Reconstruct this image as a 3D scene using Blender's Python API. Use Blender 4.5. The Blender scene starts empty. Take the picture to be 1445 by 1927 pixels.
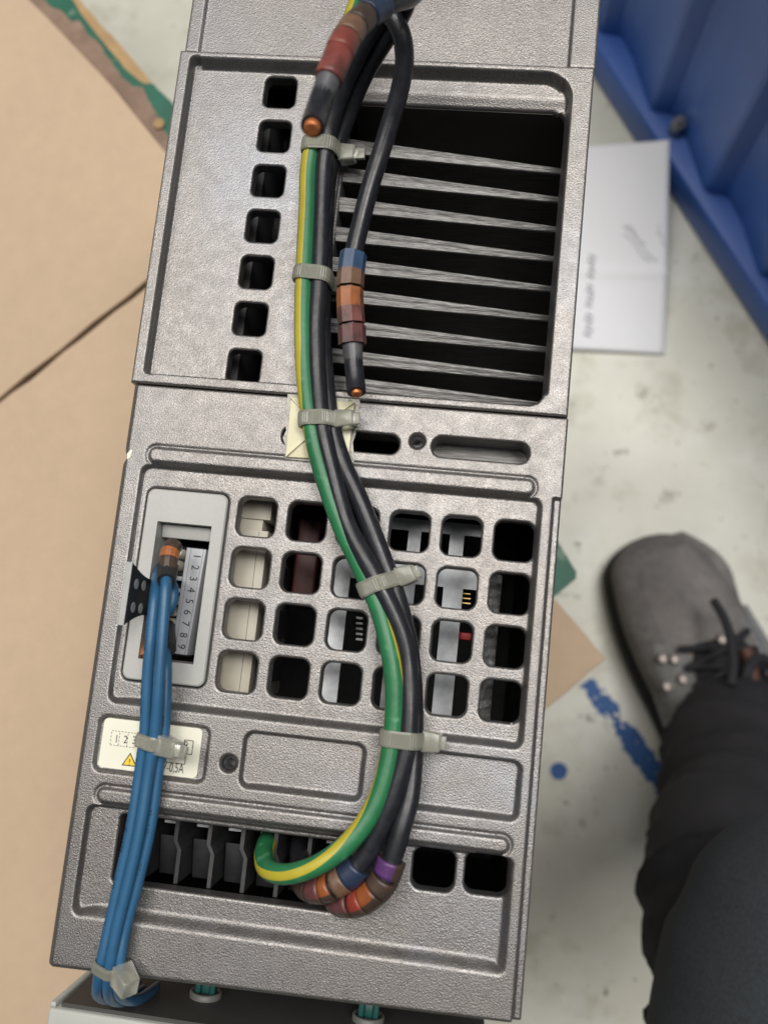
import bpy, bmesh, math, random
import numpy as np
from mathutils import Vector, Matrix
random.seed(7); rng = np.random.RandomState(7)
S = 0.0012                       # one modelling unit = 1.2 mm
SC = bpy.context.scene
COL = SC.collection
# ------------------------------------------------------------------ camera
F_PX = 1695.8
CAM = np.array([16.849, -6.727, 169.622])
RX = np.array([0.991014, 0.104327, -0.083710])
UP = np.array([-0.090699, 0.984098, 0.152722])
FW = np.array([-0.098312, 0.143758, -0.984717])
cd = bpy.data.cameras.new('camera'); cam = bpy.data.objects.new('camera', cd); COL.objects.link(cam)
cd.sensor_fit = 'VERTICAL'; cd.sensor_height = 6.0; cd.lens = 6.0 * F_PX / 1927.0
cd.clip_start = 0.005; cd.clip_end = 50
cam.matrix_world = Matrix(((RX[0], UP[0], -FW[0], CAM[0]*S), (RX[1], UP[1], -FW[1], CAM[1]*S), (RX[2], UP[2], -FW[2], CAM[2]*S), (0, 0, 0, 1)))
cd.dof.use_dof = True; cd.dof.focus_distance = 183*S; cd.dof.aperture_fstop = 2.35
SC.camera = cam
# ------------------------------------------------------------------ world, lamps, exposure
w = bpy.data.worlds.new('World'); SC.world = w; w.use_nodes = True
w.node_tree.nodes['Background'].inputs[0].default_value = (0.80, 0.88, 1.0, 1)
w.node_tree.nodes['Background'].inputs[1].default_value = 0.06
SC.view_settings.view_transform = 'Standard'; SC.view_settings.look = 'None'
SC.view_settings.exposure = 0.2; SC.view_settings.gamma = 1.0
def area(name, loc, target, sx, sy, power, col):
    l = bpy.data.lights.new(name, 'AREA'); l.shape = 'RECTANGLE'; l.size = sx; l.size_y = sy; l.energy = power; l.color = col
    o = bpy.data.objects.new(name, l); COL.objects.link(o); o.location = loc
    o.rotation_euler = (Vector(target) - Vector(loc)).to_track_quat('-Z', 'Y').to_euler(); return o
area('ceiling_panel', (-0.05, 0.85, 2.1), (-0.02, 0.25, 0), 1.9, 1.0, 29, (1.0, 0.97, 0.92))
area('ceiling_lamp', (-0.75, 0.35, 1.8), (-0.1, 0, 0), 0.22, 1.3, 10.5, (1.0, 0.955, 0.88))
area('ceiling_lamp', (0.75, 0.42, 2.3), (0.45, 0.1, -0.5), 0.9, 0.6, 24, (1.0, 0.975, 0.93))
SC.cycles.max_bounces = 6

def at(px, py, z):               # photograph pixel seen at height z -> point of the place
    d = RX*((px-722.5)/F_PX) - UP*((py-963.5)/F_PX) + FW
    return CAM + d*((z-CAM[2])/d[2])
def pix(P):
    v = np.asarray(P, float) - CAM
    q = v @ FW
    return np.stack([722.5 + F_PX*(v @ RX)/q, 963.5 - F_PX*(v @ UP)/q], -1)

# ------------------------------------------------------------------ materials
def mat(name, col, rough=0.5, metal=0.0, noise=None, bump=None, spec=0.5, rvar=None, trans=0.0, sss=0.0, coat=0.0, mix=None, edge=None, stretch=None):
    """noise = (scale, amount) colour mottling; bump = [(scale, strength, dist), ...]; mix = (scale, threshold, colour, softness) patches"""
    m = bpy.data.materials.new(name); m.use_nodes = True
    nt = m.node_tree; N = nt.nodes; L = nt.links; b = N['Principled BSDF']
    b.inputs['Base Color'].default_value = (*col, 1); b.inputs['Roughness'].default_value = rough
    b.inputs['Metallic'].default_value = metal; b.inputs['Specular IOR Level'].default_value = spec
    b.inputs['Transmission Weight'].default_value = trans
    b.inputs['Coat Weight'].default_value = coat
    if sss: b.inputs['Subsurface Weight'].default_value = sss; b.inputs['Subsurface Radius'].default_value = (0.003, 0.003, 0.0025); b.inputs['Subsurface Scale'].default_value = 0.4
    tc = N.new('ShaderNodeTexCoord'); co = tc.outputs['Object']
    if stretch:                  # brushed along one axis
        mp = N.new('ShaderNodeMapping'); mp.inputs['Scale'].default_value = stretch; L.new(co, mp.inputs['Vector']); co = mp.outputs['Vector']
    def nz(scale, detail=3, r=0.55):
        n = N.new('ShaderNodeTexNoise'); n.inputs['Scale'].default_value = scale; n.inputs['Detail'].default_value = detail
        n.inputs['Roughness'].default_value = r; L.new(co, n.inputs['Vector']); return n.outputs['Fac']
    cur = None
    def layer(fac, lo, hi, c2, base):
        rp = N.new('ShaderNodeMapRange'); rp.inputs[1].default_value = lo; rp.inputs[2].default_value = hi; L.new(fac, rp.inputs[0])
        mx = N.new('ShaderNodeMix'); mx.data_type = 'RGBA'
        L.new(rp.outputs[0], mx.inputs[0])
        if base is None: mx.inputs[6].default_value = (*col, 1)
        else: L.new(base, mx.inputs[6])
        mx.inputs[7].default_value = (*c2, 1); return mx.outputs[2]
    for sc, am in (noise or []):
        f = nz(sc)
        rp = N.new('ShaderNodeMapRange'); rp.inputs[1].default_value = 0.28; rp.inputs[2].default_value = 0.72
        rp.inputs[3].default_value = 1-am; rp.inputs[4].default_value = 1+am; L.new(f, rp.inputs[0])
        vm = N.new('ShaderNodeVectorMath'); vm.operation = 'SCALE'
        if cur is None: vm.inputs[0].default_value = col
        else: L.new(cur, vm.inputs[0])
        L.new(rp.outputs[0], vm.inputs['Scale']); cur = vm.outputs[0]
    for sc, th, c2, soft in (mix or []):
        cur = layer(nz(sc, 5, 0.62), th-soft, th+soft, c2, cur)
    if edge:                     # rubbed bright on convex edges
        g = N.new('ShaderNodeNewGeometry'); cur = layer(g.outputs['Pointiness'], .515, .60, edge, cur)
    if cur is not None: L.new(cur, b.inputs['Base Color'])
    if rvar:
        f = nz(rvar[0]); rp = N.new('ShaderNodeMapRange'); rp.inputs[1].default_value = .3; rp.inputs[2].default_value = .7
        rp.inputs[3].default_value = rough-rvar[1]; rp.inputs[4].default_value = rough+rvar[1]; L.new(f, rp.inputs[0]); L.new(rp.outputs[0], b.inputs['Roughness'])
    prev = None
    for sc, st, ds in (bump or []):
        bp = N.new('ShaderNodeBump'); bp.inputs['Strength'].default_value = st; bp.inputs['Distance'].default_value = ds
        L.new(nz(sc, 2), bp.inputs['Height'])
        if prev: L.new(prev, bp.inputs['Normal'])
        prev = bp.outputs['Normal']
    if prev: L.new(prev, b.inputs['Normal'])
    return m
M = {}
M['cast'] = mat('cast_aluminium', (0.25, 0.236, 0.228), 0.46, 0.90, noise=[(2900, .34), (1500, .08), (60, .05), (18, .05)], bump=[(2800, .60, .00019)], rvar=(300, .06), mix=[(75, .76, (.13, .125, .12), .02), (9, .60, (.25, .245, .25), .12), (14, .66, (.28, .285, .31), .08), (6, .57, (.315, .283, .262), .12)], edge=(.36, .345, .335))
M['fin'] = mat('fin_aluminium', (0.145, 0.141, 0.138), 0.48, 0.7, noise=[(1900, .38), (3500, .15)], bump=[(2200, .5, .0002)], stretch=(.07, 1, 1))
M['body'] = mat('dark_sheet_steel', (0.02, 0.02, 0.021), 0.6, 0.2, noise=[(300, .2)])
M['black_plastic'] = mat('black_plastic', (0.022, 0.022, 0.024), 0.5, noise=[(400, .25)])
M['dark_plastic'] = mat('dark_grey_plastic', (0.022, 0.022, 0.024), 0.5, noise=[(300, .2)])
M['edge_plastic'] = mat('grey_partition_plastic', (0.04, 0.04, 0.042), 0.5, noise=[(500, .2)])
M['grey_plastic'] = mat('light_grey_plastic', (0.40, 0.40, 0.385), 0.42, noise=[(900, .03), (60, .05)], bump=[(2200, .12, .0002)], mix=[(420, .735, (.16, .15, .13), .02)])
M['cover'] = mat('cover_plastic', (0.44, 0.45, 0.42), 0.45, noise=[(60, .05)], bump=[(1800, .15, .0002)])
M['collar'] = mat('collar_plastic', (0.13, 0.13, 0.122), 0.5)
M['cover_shade'] = mat('cover_inner_shade', (0.05, 0.048, 0.045), 0.6, noise=[(40, .15)])  # cover's inner side, the drive's shade put into the colour
M['strip'] = mat('marker_strip', (0.36, 0.37, 0.40), 0.35, noise=[(120, .08)])
M['ink'] = mat('black_ink', (0.015, 0.015, 0.016), 0.6)
M['wire_ink'] = mat('wire_ink', (0.008, 0.018, 0.04), 0.5)
M['sticker'] = mat('cream_sticker', (0.74, 0.73, 0.61), 0.45, noise=[(40, .05)])
M['yellow'] = mat('warning_yellow', (0.80, 0.56, 0.05), 0.45)
M['cab_black'] = mat('black_cable', (0.016, 0.017, 0.022), 0.36, noise=[(500, .25), (60, .2)], bump=[(900, .12, .0003)], rvar=(200, .08), mix=[(260, .70, (.06, .06, .06), .05)])
M['cab_green'] = mat('green_cable', (0.022, 0.165, 0.065), 0.42, noise=[(300, .1), (60, .14)], bump=[(700, .14, .0003)], mix=[(180, .68, (.10, .30, .16), .06)])
M['cab_yellow'] = mat('yellow_cable', (0.46, 0.385, 0.035), 0.42, noise=[(200, .08)], bump=[(700, .12, .0003)], mix=[(200, .72, (.35, .30, .04), .05)])
M['cab_blue'] = mat('blue_wire', (0.026, 0.110, 0.225), 0.42, noise=[(150, .10)], bump=[(700, .1, .0003)])
M['sleeve'] = mat('grey_sleeve', (0.075, 0.078, 0.088), 0.40, noise=[(150, .35)], mix=[(200, .62, (.13, .125, .12), .08)])
M['copper'] = mat('copper', (0.62, 0.22, 0.085), 0.5, 0.7, noise=[(1500, .4)], bump=[(1500, .6, .0003)])
def ringm(n, c): return mat(n, c, 0.40, noise=[(250, .22), (60, .15)], mix=[(150, .57, tuple(x*.45+.012 for x in c), .07), (420, .66, tuple(x*.5+.05 for x in c), .05)], bump=[(900, .12, .0003)])
M['r_blue'] = ringm('ring_blue', (0.035, 0.075, 0.15)); M['r_bronze'] = ringm('ring_bronze', (0.17, 0.095, 0.06))
M['r_orange'] = ringm('ring_orange', (0.36, 0.12, 0.04)); M['r_red'] = ringm('ring_red', (0.17, 0.062, 0.055))
M['r_darkred'] = ringm('ring_dark_red', (0.12, 0.045, 0.045)); M['r_violet'] = ringm('ring_violet', (0.10, 0.035, 0.15))
M['r_brown'] = ringm('ring_brown', (0.06, 0.038, 0.028)); M['r_scarlet'] = ringm('ring_scarlet', (0.24, 0.035, 0.022)); M['shade_orange'] = ringm('ring_shaded_orange', (0.25, 0.07, 0.02)); M['d_red'] = ringm('ring_rust_red', (0.20, 0.05, 0.04)); M['r_navy'] = ringm('ring_navy', (0.02, 0.032, 0.065))  # lower sleeves' orange: ring orange with their shade put into the colour
M['nylon'] = mat('nylon', (0.50, 0.50, 0.42), 0.30, trans=0.6, noise=[(90, .1)], bump=[(600, .1, .0003)])
M['ivory'] = mat('aged_ivory_plastic', (0.70, 0.66, 0.46), 0.38, noise=[(60, .07)], mix=[(90, .66, (.52, .45, .25), .08)])
M['glue'] = mat('old_glue', (0.42, 0.40, 0.35), 0.28, noise=[(300, .2)], trans=0.2, bump=[(700, .6, .0006)])
M['cream'] = mat('cream_plastic', (0.46, 0.425, 0.35), 0.5, noise=[(80, .08)])
M['duct'] = mat('brown_black_plastic', (0.075, 0.068, 0.060), 0.6, noise=[(60, .15)], mix=[(700, .76, (.2, .2, .19), .02)])
M['galv'] = mat('galvanised_steel', (0.42, 0.44, 0.46), 0.45, 0.35, noise=[(220, .3), (70, .15)])
M['pillar'] = mat('rough_pillar', (0.20, 0.20, 0.20), 0.5, 0.3, noise=[(400, .4)], bump=[(450, 1, .001)])
M['maroon'] = mat('maroon_plastic', (0.06, 0.014, 0.014), 0.5); M['red'] = mat('red_plastic', (0.45, 0.03, 0.04), 0.5)
M['gold'] = mat('gold_pins', (0.6, 0.42, 0.15), 0.35, 0.8)
M['thread'] = mat('threaded_steel', (0.25, 0.25, 0.25), 0.35, 0.8)
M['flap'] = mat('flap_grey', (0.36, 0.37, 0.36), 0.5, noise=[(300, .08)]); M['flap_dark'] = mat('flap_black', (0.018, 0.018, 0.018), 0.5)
M['teal'] = mat('teal_clip', (0.012, 0.075, 0.068), 0.4)
M['card'] = mat('cardboard', (0.57, 0.425, 0.295), 0.85, noise=[(9, .03), (120, .03), (700, .03)], bump=[(500, .12, .0006)], mix=[(200, .76, (.28, .19, .12), .02), (14, .72, (.53, .39, .27), .08)])
M['wood'] = mat('worn_wood', (0.42, 0.27, 0.13), 0.7, noise=[(60, .2)], bump=[(120, .4, .002)])
M['dirty'] = mat('dirty_wood', (0.26, 0.175, 0.13), 0.8, noise=[(60, .25)], bump=[(90, .5, .002)], mix=[(34, .62, (.42, .30, .24), .05)])
M['green_paint'] = mat('green_paint', (0.016, 0.115, 0.074), 0.55, noise=[(50, .2)], mix=[(70, .66, (.14, .24, .17), .04), (120, .72, (.3, .2, .12), .03)])
M['floor'] = mat('painted_concrete', (0.68, 0.675, 0.585), 0.42, noise=[(3, .05), (14, .05), (60, .03)], rvar=(6, .1),
                 mix=[(24, .60, (.55, .54, .44), .07), (9, .60, (.75, .75, .69), .06), (75, .68, (.22, .21, .17), .03), (170, .70, (.16, .15, .13), .03), (34, .665, (.40, .38, .30), .04)])
M['tape'] = mat('blue_floor_paint', (0.028, 0.11, 0.33), 0.6, noise=[(50, .15)], mix=[(150, .68, (.45, .47, .45), .04)])
M['crate'] = mat('blue_painted_steel', (0.035, 0.115, 0.42), 0.42, noise=[(12, .12), (90, .06)], mix=[(60, .76, (.12, .10, .09), .02), (30, .73, (.05, .12, .30), .05)])
M['paper'] = mat('white_paper', (0.86, 0.87, 0.90), 0.8, noise=[(10, .02)]); M['pencil'] = mat('pencil', (0.60, 0.61, 0.65), 0.8); M['print'] = mat('paper_print', (0.25, 0.25, 0.29), 0.8)
M['suede'] = mat('grey_suede', (0.15, 0.142, 0.136), 0.85, noise=[(28, .22), (160, .14)], bump=[(500, .3, .0008)], mix=[(40, .66, (.20, .185, .17), .07)])
M['suede2'] = mat('worn_toe_cap', (0.185, 0.172, 0.163), 0.8, noise=[(28, .25), (160, .12)], bump=[(500, .3, .0008)])
M['suede3'] = mat('pale_suede', (0.20, 0.20, 0.20), 0.85, noise=[(40, .15), (160, .14)], bump=[(500, .3, .0008)])
M['sole'] = mat('black_sole', (0.02, 0.02, 0.02), 0.6); M['lace'] = mat('dark_lace', (0.02, 0.02, 0.024), 0.8, bump=[(900, .5, .0006)])
M['eyelet'] = mat('eyelet_metal', (0.22, 0.19, 0.175), 0.4, 0.9); M['leather'] = mat('brown_leather', (0.09, 0.036, 0.022), 0.6)
M['trouser'] = mat('shaded_cloth', (0.0180, 0.0170, 0.0200), 0.9, noise=[(30, .2), (900, .25)], bump=[(1600, .35, .0006), (22, .35, .01)])  # trouser cloth on the shin, shade under the knee put into the colour
M['trouser2'] = mat('slate_cloth', (0.026, 0.031, 0.037), 0.9, noise=[(14, .2), (700, .25)], bump=[(1500, .35, .0006), (12, .3, .01)])

# ------------------------------------------------------------------ object helpers
ORG = {}
def tag(o, label, cat, group=None, kind=None):
    if label: o['label'] = label
    if cat: o['category'] = cat
    if group: o['group'] = group
    if kind: o['kind'] = kind
    return o
def thing(name, loc, label, cat, group=None):
    o = bpy.data.objects.new(name, None); COL.objects.link(o); o.empty_display_size = .01
    o.location = Vector(loc)*S; ORG[o.name] = np.array(loc, float); return tag(o, label, cat, group)
def mesh(name, V, Fc, mats, parent=None, mi=None, smooth=False, label=None, origin=None):
    V = np.asarray(V, float).reshape(-1, 3)
    if parent is not None: org = ORG[parent.name]
    elif origin is not None: org = np.array(origin, float)
    else: org = np.array([*(V.min(0)[:2]+V.max(0)[:2])/2, V[:, 2].min()])
    me = bpy.data.meshes.new(name); me.from_pydata(((V-org)*S).tolist(), [], [tuple(f) for f in Fc])
    for m in (mats if isinstance(mats, (list, tuple)) else [mats]): me.materials.append(M[m])
    if mi is not None: me.polygons.foreach_set('material_index', np.asarray(mi, np.int32))
    if smooth is not False: me.polygons.foreach_set('use_smooth', np.ones(len(me.polygons), bool) if smooth is True else np.asarray(smooth, bool))
    me.update()
    o = bpy.data.objects.new(name, me); COL.objects.link(o)
    if parent is not None: o.parent = parent
    else: o.location = Vector(org)*S
    ORG[o.name] = org
    if label: o['label'] = label
    return o
class MB:
    def __init__(s): s.V = []; s.F = []; s.I = []; s.Sm = []
    def add(s, V, F, mi=0, smooth=False):
        b = len(s.V); s.V += [tuple(map(float, v)) for v in V]; s.F += [tuple(i+b for i in f) for f in F]
        s.I += (list(mi) if hasattr(mi, '__len__') else [mi]*len(F)); s.Sm += [smooth]*len(F); return s
    def box(s, x0, x1, y0, y1, z0, z1, mi=0):
        V = [(x, y, z) for z in (z0, z1) for y in (y0, y1) for x in (x0, x1)]
        return s.add(V, [(0, 2, 3, 1), (4, 5, 7, 6), (0, 1, 5, 4), (2, 6, 7, 3), (0, 4, 6, 2), (1, 3, 7, 5)], mi)
    def obox(s, c, ax, ay, az, mi=0, taper=1.0):     # oriented box by half axes
        c, ax, ay, az = map(lambda q: np.array(q, float), (c, ax, ay, az))
        V = [c + i*ax*(taper if k > 0 else 1) + j*ay*(taper if k > 0 else 1) + k*az for k in (-1, 1) for j in (-1, 1) for i in (-1, 1)]
        return s.add(V, [(0, 2, 3, 1), (4, 5, 7, 6), (0, 1, 5, 4), (2, 6, 7, 3), (0, 4, 6, 2), (1, 3, 7, 5)], mi)
    def prism(s, loop, z0, z1, mi=0, smooth=False):
        n = len(loop); V = [(x, y, z0) for x, y in loop] + [(x, y, z1) for x, y in loop]
        s.add(V, [(i, (i+1) % n, n+(i+1) % n, n+i) for i in range(n)], mi, smooth)
        s.add(V, [tuple(range(n))[::-1], tuple(range(n, 2*n))], mi); return s
    def loft(s, rings, mi=0, smooth=True, cap=(True, True), closed=True):
        n = len(rings[0]); V = [p for r in rings for p in r]; F = []
        for k in range(len(rings)-1):
            for i in range(n if closed else n-1):
                j = (i+1) % n; F.append((k*n+i, k*n+j, (k+1)*n+j, (k+1)*n+i))
        s.add(V, F, mi, smooth)
        if cap[0]: s.add(rings[0], [tuple(range(n))[::-1]], mi if not hasattr(mi, '__len__') else 0)
        if cap[1]: s.add(rings[-1], [tuple(range(n))], mi if not hasattr(mi, '__len__') else 0)
        return s
    def build(s, name, mats, parent=None, label=None, bevel=0, seg=2, origin=None):
        o = mesh(name, s.V, s.F, mats, parent, s.I, s.Sm, label, origin)
        if bevel:
            bm = bmesh.new(); bm.from_mesh(o.data)
            bmesh.ops.remove_doubles(bm, verts=bm.verts, dist=1e-7)
            es = [e for e in bm.edges if len(e.link_faces) == 2 and e.calc_face_angle(0) > 0.5]
            bmesh.ops.bevel(bm, geom=es, offset=bevel*S, segments=seg, affect='EDGES', profile=.5, clamp_overlap=True)
            bm.to_mesh(o.data); bm.free()
            o.data.polygons.foreach_set('use_smooth', np.ones(len(o.data.polygons), bool))
            try:
                import math as _m; o.data.set_sharp_from_angle(angle=_m.radians(50))
            except Exception: pass
        return o
def rr(x0, x1, y0, y1, r, n=5):
    L = []
    for cx, cy, a0 in ((x1-r, y0+r, -90), (x1-r, y1-r, 0), (x0+r, y1-r, 90), (x0+r, y0+r, 180)):
        for k in range(n+1):
            a = math.radians(a0+90*k/n); L.append((cx+r*math.cos(a), cy+r*math.sin(a)))
    return L
def spline(P, step=0.6):
    P = np.asarray(P, float); Q = np.vstack([2*P[0]-P[1], P, 2*P[-1]-P[-2]]); out = []
    for i in range(1, len(Q)-2):
        p0, p1, p2, p3 = Q[i-1:i+3]
        def tj(t, a, b): return t + max(np.linalg.norm(b[:3]-a[:3]), 1e-6)**.5
        t0 = 0; t1 = tj(t0, p0, p1); t2 = tj(t1, p1, p2); t3 = tj(t2, p2, p3)
        for t in np.linspace(t1, t2, 24, endpoint=False):
            A1 = (t1-t)/(t1-t0)*p0+(t-t0)/(t1-t0)*p1; A2 = (t2-t)/(t2-t1)*p1+(t-t1)/(t2-t1)*p2; A3 = (t3-t)/(t3-t2)*p2+(t-t2)/(t3-t2)*p3
            B1 = (t2-t)/(t2-t0)*A1+(t-t0)/(t2-t0)*A2; B2 = (t3-t)/(t3-t1)*A2+(t-t1)/(t3-t1)*A3
            out.append((t2-t)/(t2-t1)*B1+(t-t1)/(t2-t1)*B2)
    out.append(Q[-2]); out = np.array(out)
    d = np.concatenate([[0], np.cumsum(np.linalg.norm(np.diff(out[:, :3], axis=0), axis=1))])
    n = max(4, int(d[-1]/step)); s = np.linspace(0, d[-1], n)
    return np.stack([np.interp(s, d, out[:, k]) for k in range(out.shape[1])], 1)
def frames(P):
    T = np.gradient(P, axis=0); T /= np.linalg.norm(T, axis=1)[:, None]
    n = np.array([0, 0, 1.]); n = n - T[0]*(n @ T[0])
    if np.linalg.norm(n) < .2: n = np.array([0, 1., 0]) - T[0]*T[0][1]
    n /= np.linalg.norm(n); Nn = [n]
    for i in range(1, len(P)):
        n = Nn[-1] - T[i]*(Nn[-1] @ T[i]); n /= np.linalg.norm(n); Nn.append(n)
    Nn = np.array(Nn); return T, Nn, np.cross(T, Nn)
def pxpath(pts, step=0.6):       # [(px, py, z), ...]
    return spline([at(*p) for p in pts], step)
def ring_pts(P, Nn, B, i, r, ang): return [P[i] + r*(math.cos(a)*Nn[i] + math.sin(a)*B[i]) for a in ang]
def cable(name, P, r, m, label, cat, group=None, nseg=20, stripes=None, wob=0.0, parent=None):
    T, Nn, B = frames(P); rings = []; mi = 0
    rad = (lambda i: r) if not hasattr(r, '__len__') else (lambda i: r[min(i, len(r)-1)])
    wv = np.convolve(rng.randn(len(P)+40), np.ones(21)/21, 'same')[20:20+len(P)]*wob
    if stripes is None:
        ang = np.linspace(0, 2*math.pi, nseg, endpoint=False)
        for i in range(len(P)): rings.append(ring_pts(P, Nn, B, i, rad(i)*(1+wv[i]), ang))
    else:                         # stripes(i) -> angle of the stripe's middle; two yellow stripes facing each other
        hw = math.radians(25)
        base = []
        for c0 in (0, math.pi):
            base += list(np.linspace(c0-hw, c0+hw, 6)) + list(np.linspace(c0+hw, c0+math.pi-hw, 9))[1:-1]
        base = np.array(base); nseg = len(base)
        sec = [1 if (k % 13) < 5 else 0 for k in range(nseg)]
        for i in range(len(P)): rings.append(ring_pts(P, Nn, B, i, rad(i)*(1+wv[i]), base+stripes(i)))
        mi = sec*(len(P)-1)
    mb = MB(); mb.loft(rings, mi, True)
    o = mb.build(name, m if isinstance(m, (list, tuple)) else [m], parent)
    if label: tag(o, label, cat, group)
    return o
def idx(P, px, py):
    q = pix(P); return int(np.argmin((q[:, 0]-px)**2 + (q[:, 1]-py)**2))
def sleeve(name, P, i0, i1, r, m, parent, nseg=8, r1=None, label=None, rot=.2, smooth=False, lip=.25, half=None):
    T, Nn, B = frames(P); ang = np.linspace(0, 2*math.pi, nseg, endpoint=False)+rot
    r1 = r if r1 is None else r1; rings = []
    ks = list(range(i0, i1+1)); n = len(ks)-1
    for j, i in enumerate(ks):
        f = j/max(n, 1); rings.append(ring_pts(P, Nn, B, i, r+(r1-r)*f, ang))
    e0 = ring_pts(P, Nn, B, i0, max(r-lip, .3), ang); e1 = ring_pts(P, Nn, B, i1, max(r1-lip, .3), ang)
    mb = MB(); mb.loft([e0]+rings+[e1], 0, smooth)
    if half is not None:         # printed insert shows on one side only, the rest is the dark sleeve
        for q, f_ in enumerate(mb.F):
            c = np.mean([mb.V[v] for v in f_], 0); k = int(np.argmin(np.linalg.norm(P-c, axis=1))); d = c-P[k]; d /= np.linalg.norm(d)+1e-9
            mb.I[q] = 0 if d @ np.array(half) > .30 else 1
    return mb.build(name, [m, 'r_brown'] if half is not None else [m], parent, label)
_tc = {}
def text_geo(s):                 # flat mesh of a text, unit cap height, origin at left baseline
    if s in _tc: return _tc[s]
    c = bpy.data.curves.new('t', 'FONT'); c.body = s; c.resolution_u = 3; o = bpy.data.objects.new('t', c); COL.objects.link(o)
    me = o.to_mesh(); V = np.array([v.co[:] for v in me.vertices]); Fc = [tuple(p.vertices) for p in me.polygons]
    o.to_mesh_clear(); bpy.data.objects.remove(o); bpy.data.curves.remove(c)
    if len(V): V = V/0.70
    _tc[s] = (V, Fc); return _tc[s]
def text_on(mb, s, org, ux, uy, h, xs=1.0, mi=0, centre=False):
    V, Fc = text_geo(s); V = V.copy()
    if centre: V[:, 0] -= (V[:, 0].min()+V[:, 0].max())/2; V[:, 1] -= .5
    W = np.array(org) + V[:, :1]*h*xs*np.array(ux) + V[:, 1:2]*h*np.array(uy)
    mb.add(W, Fc, mi); return mb

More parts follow.
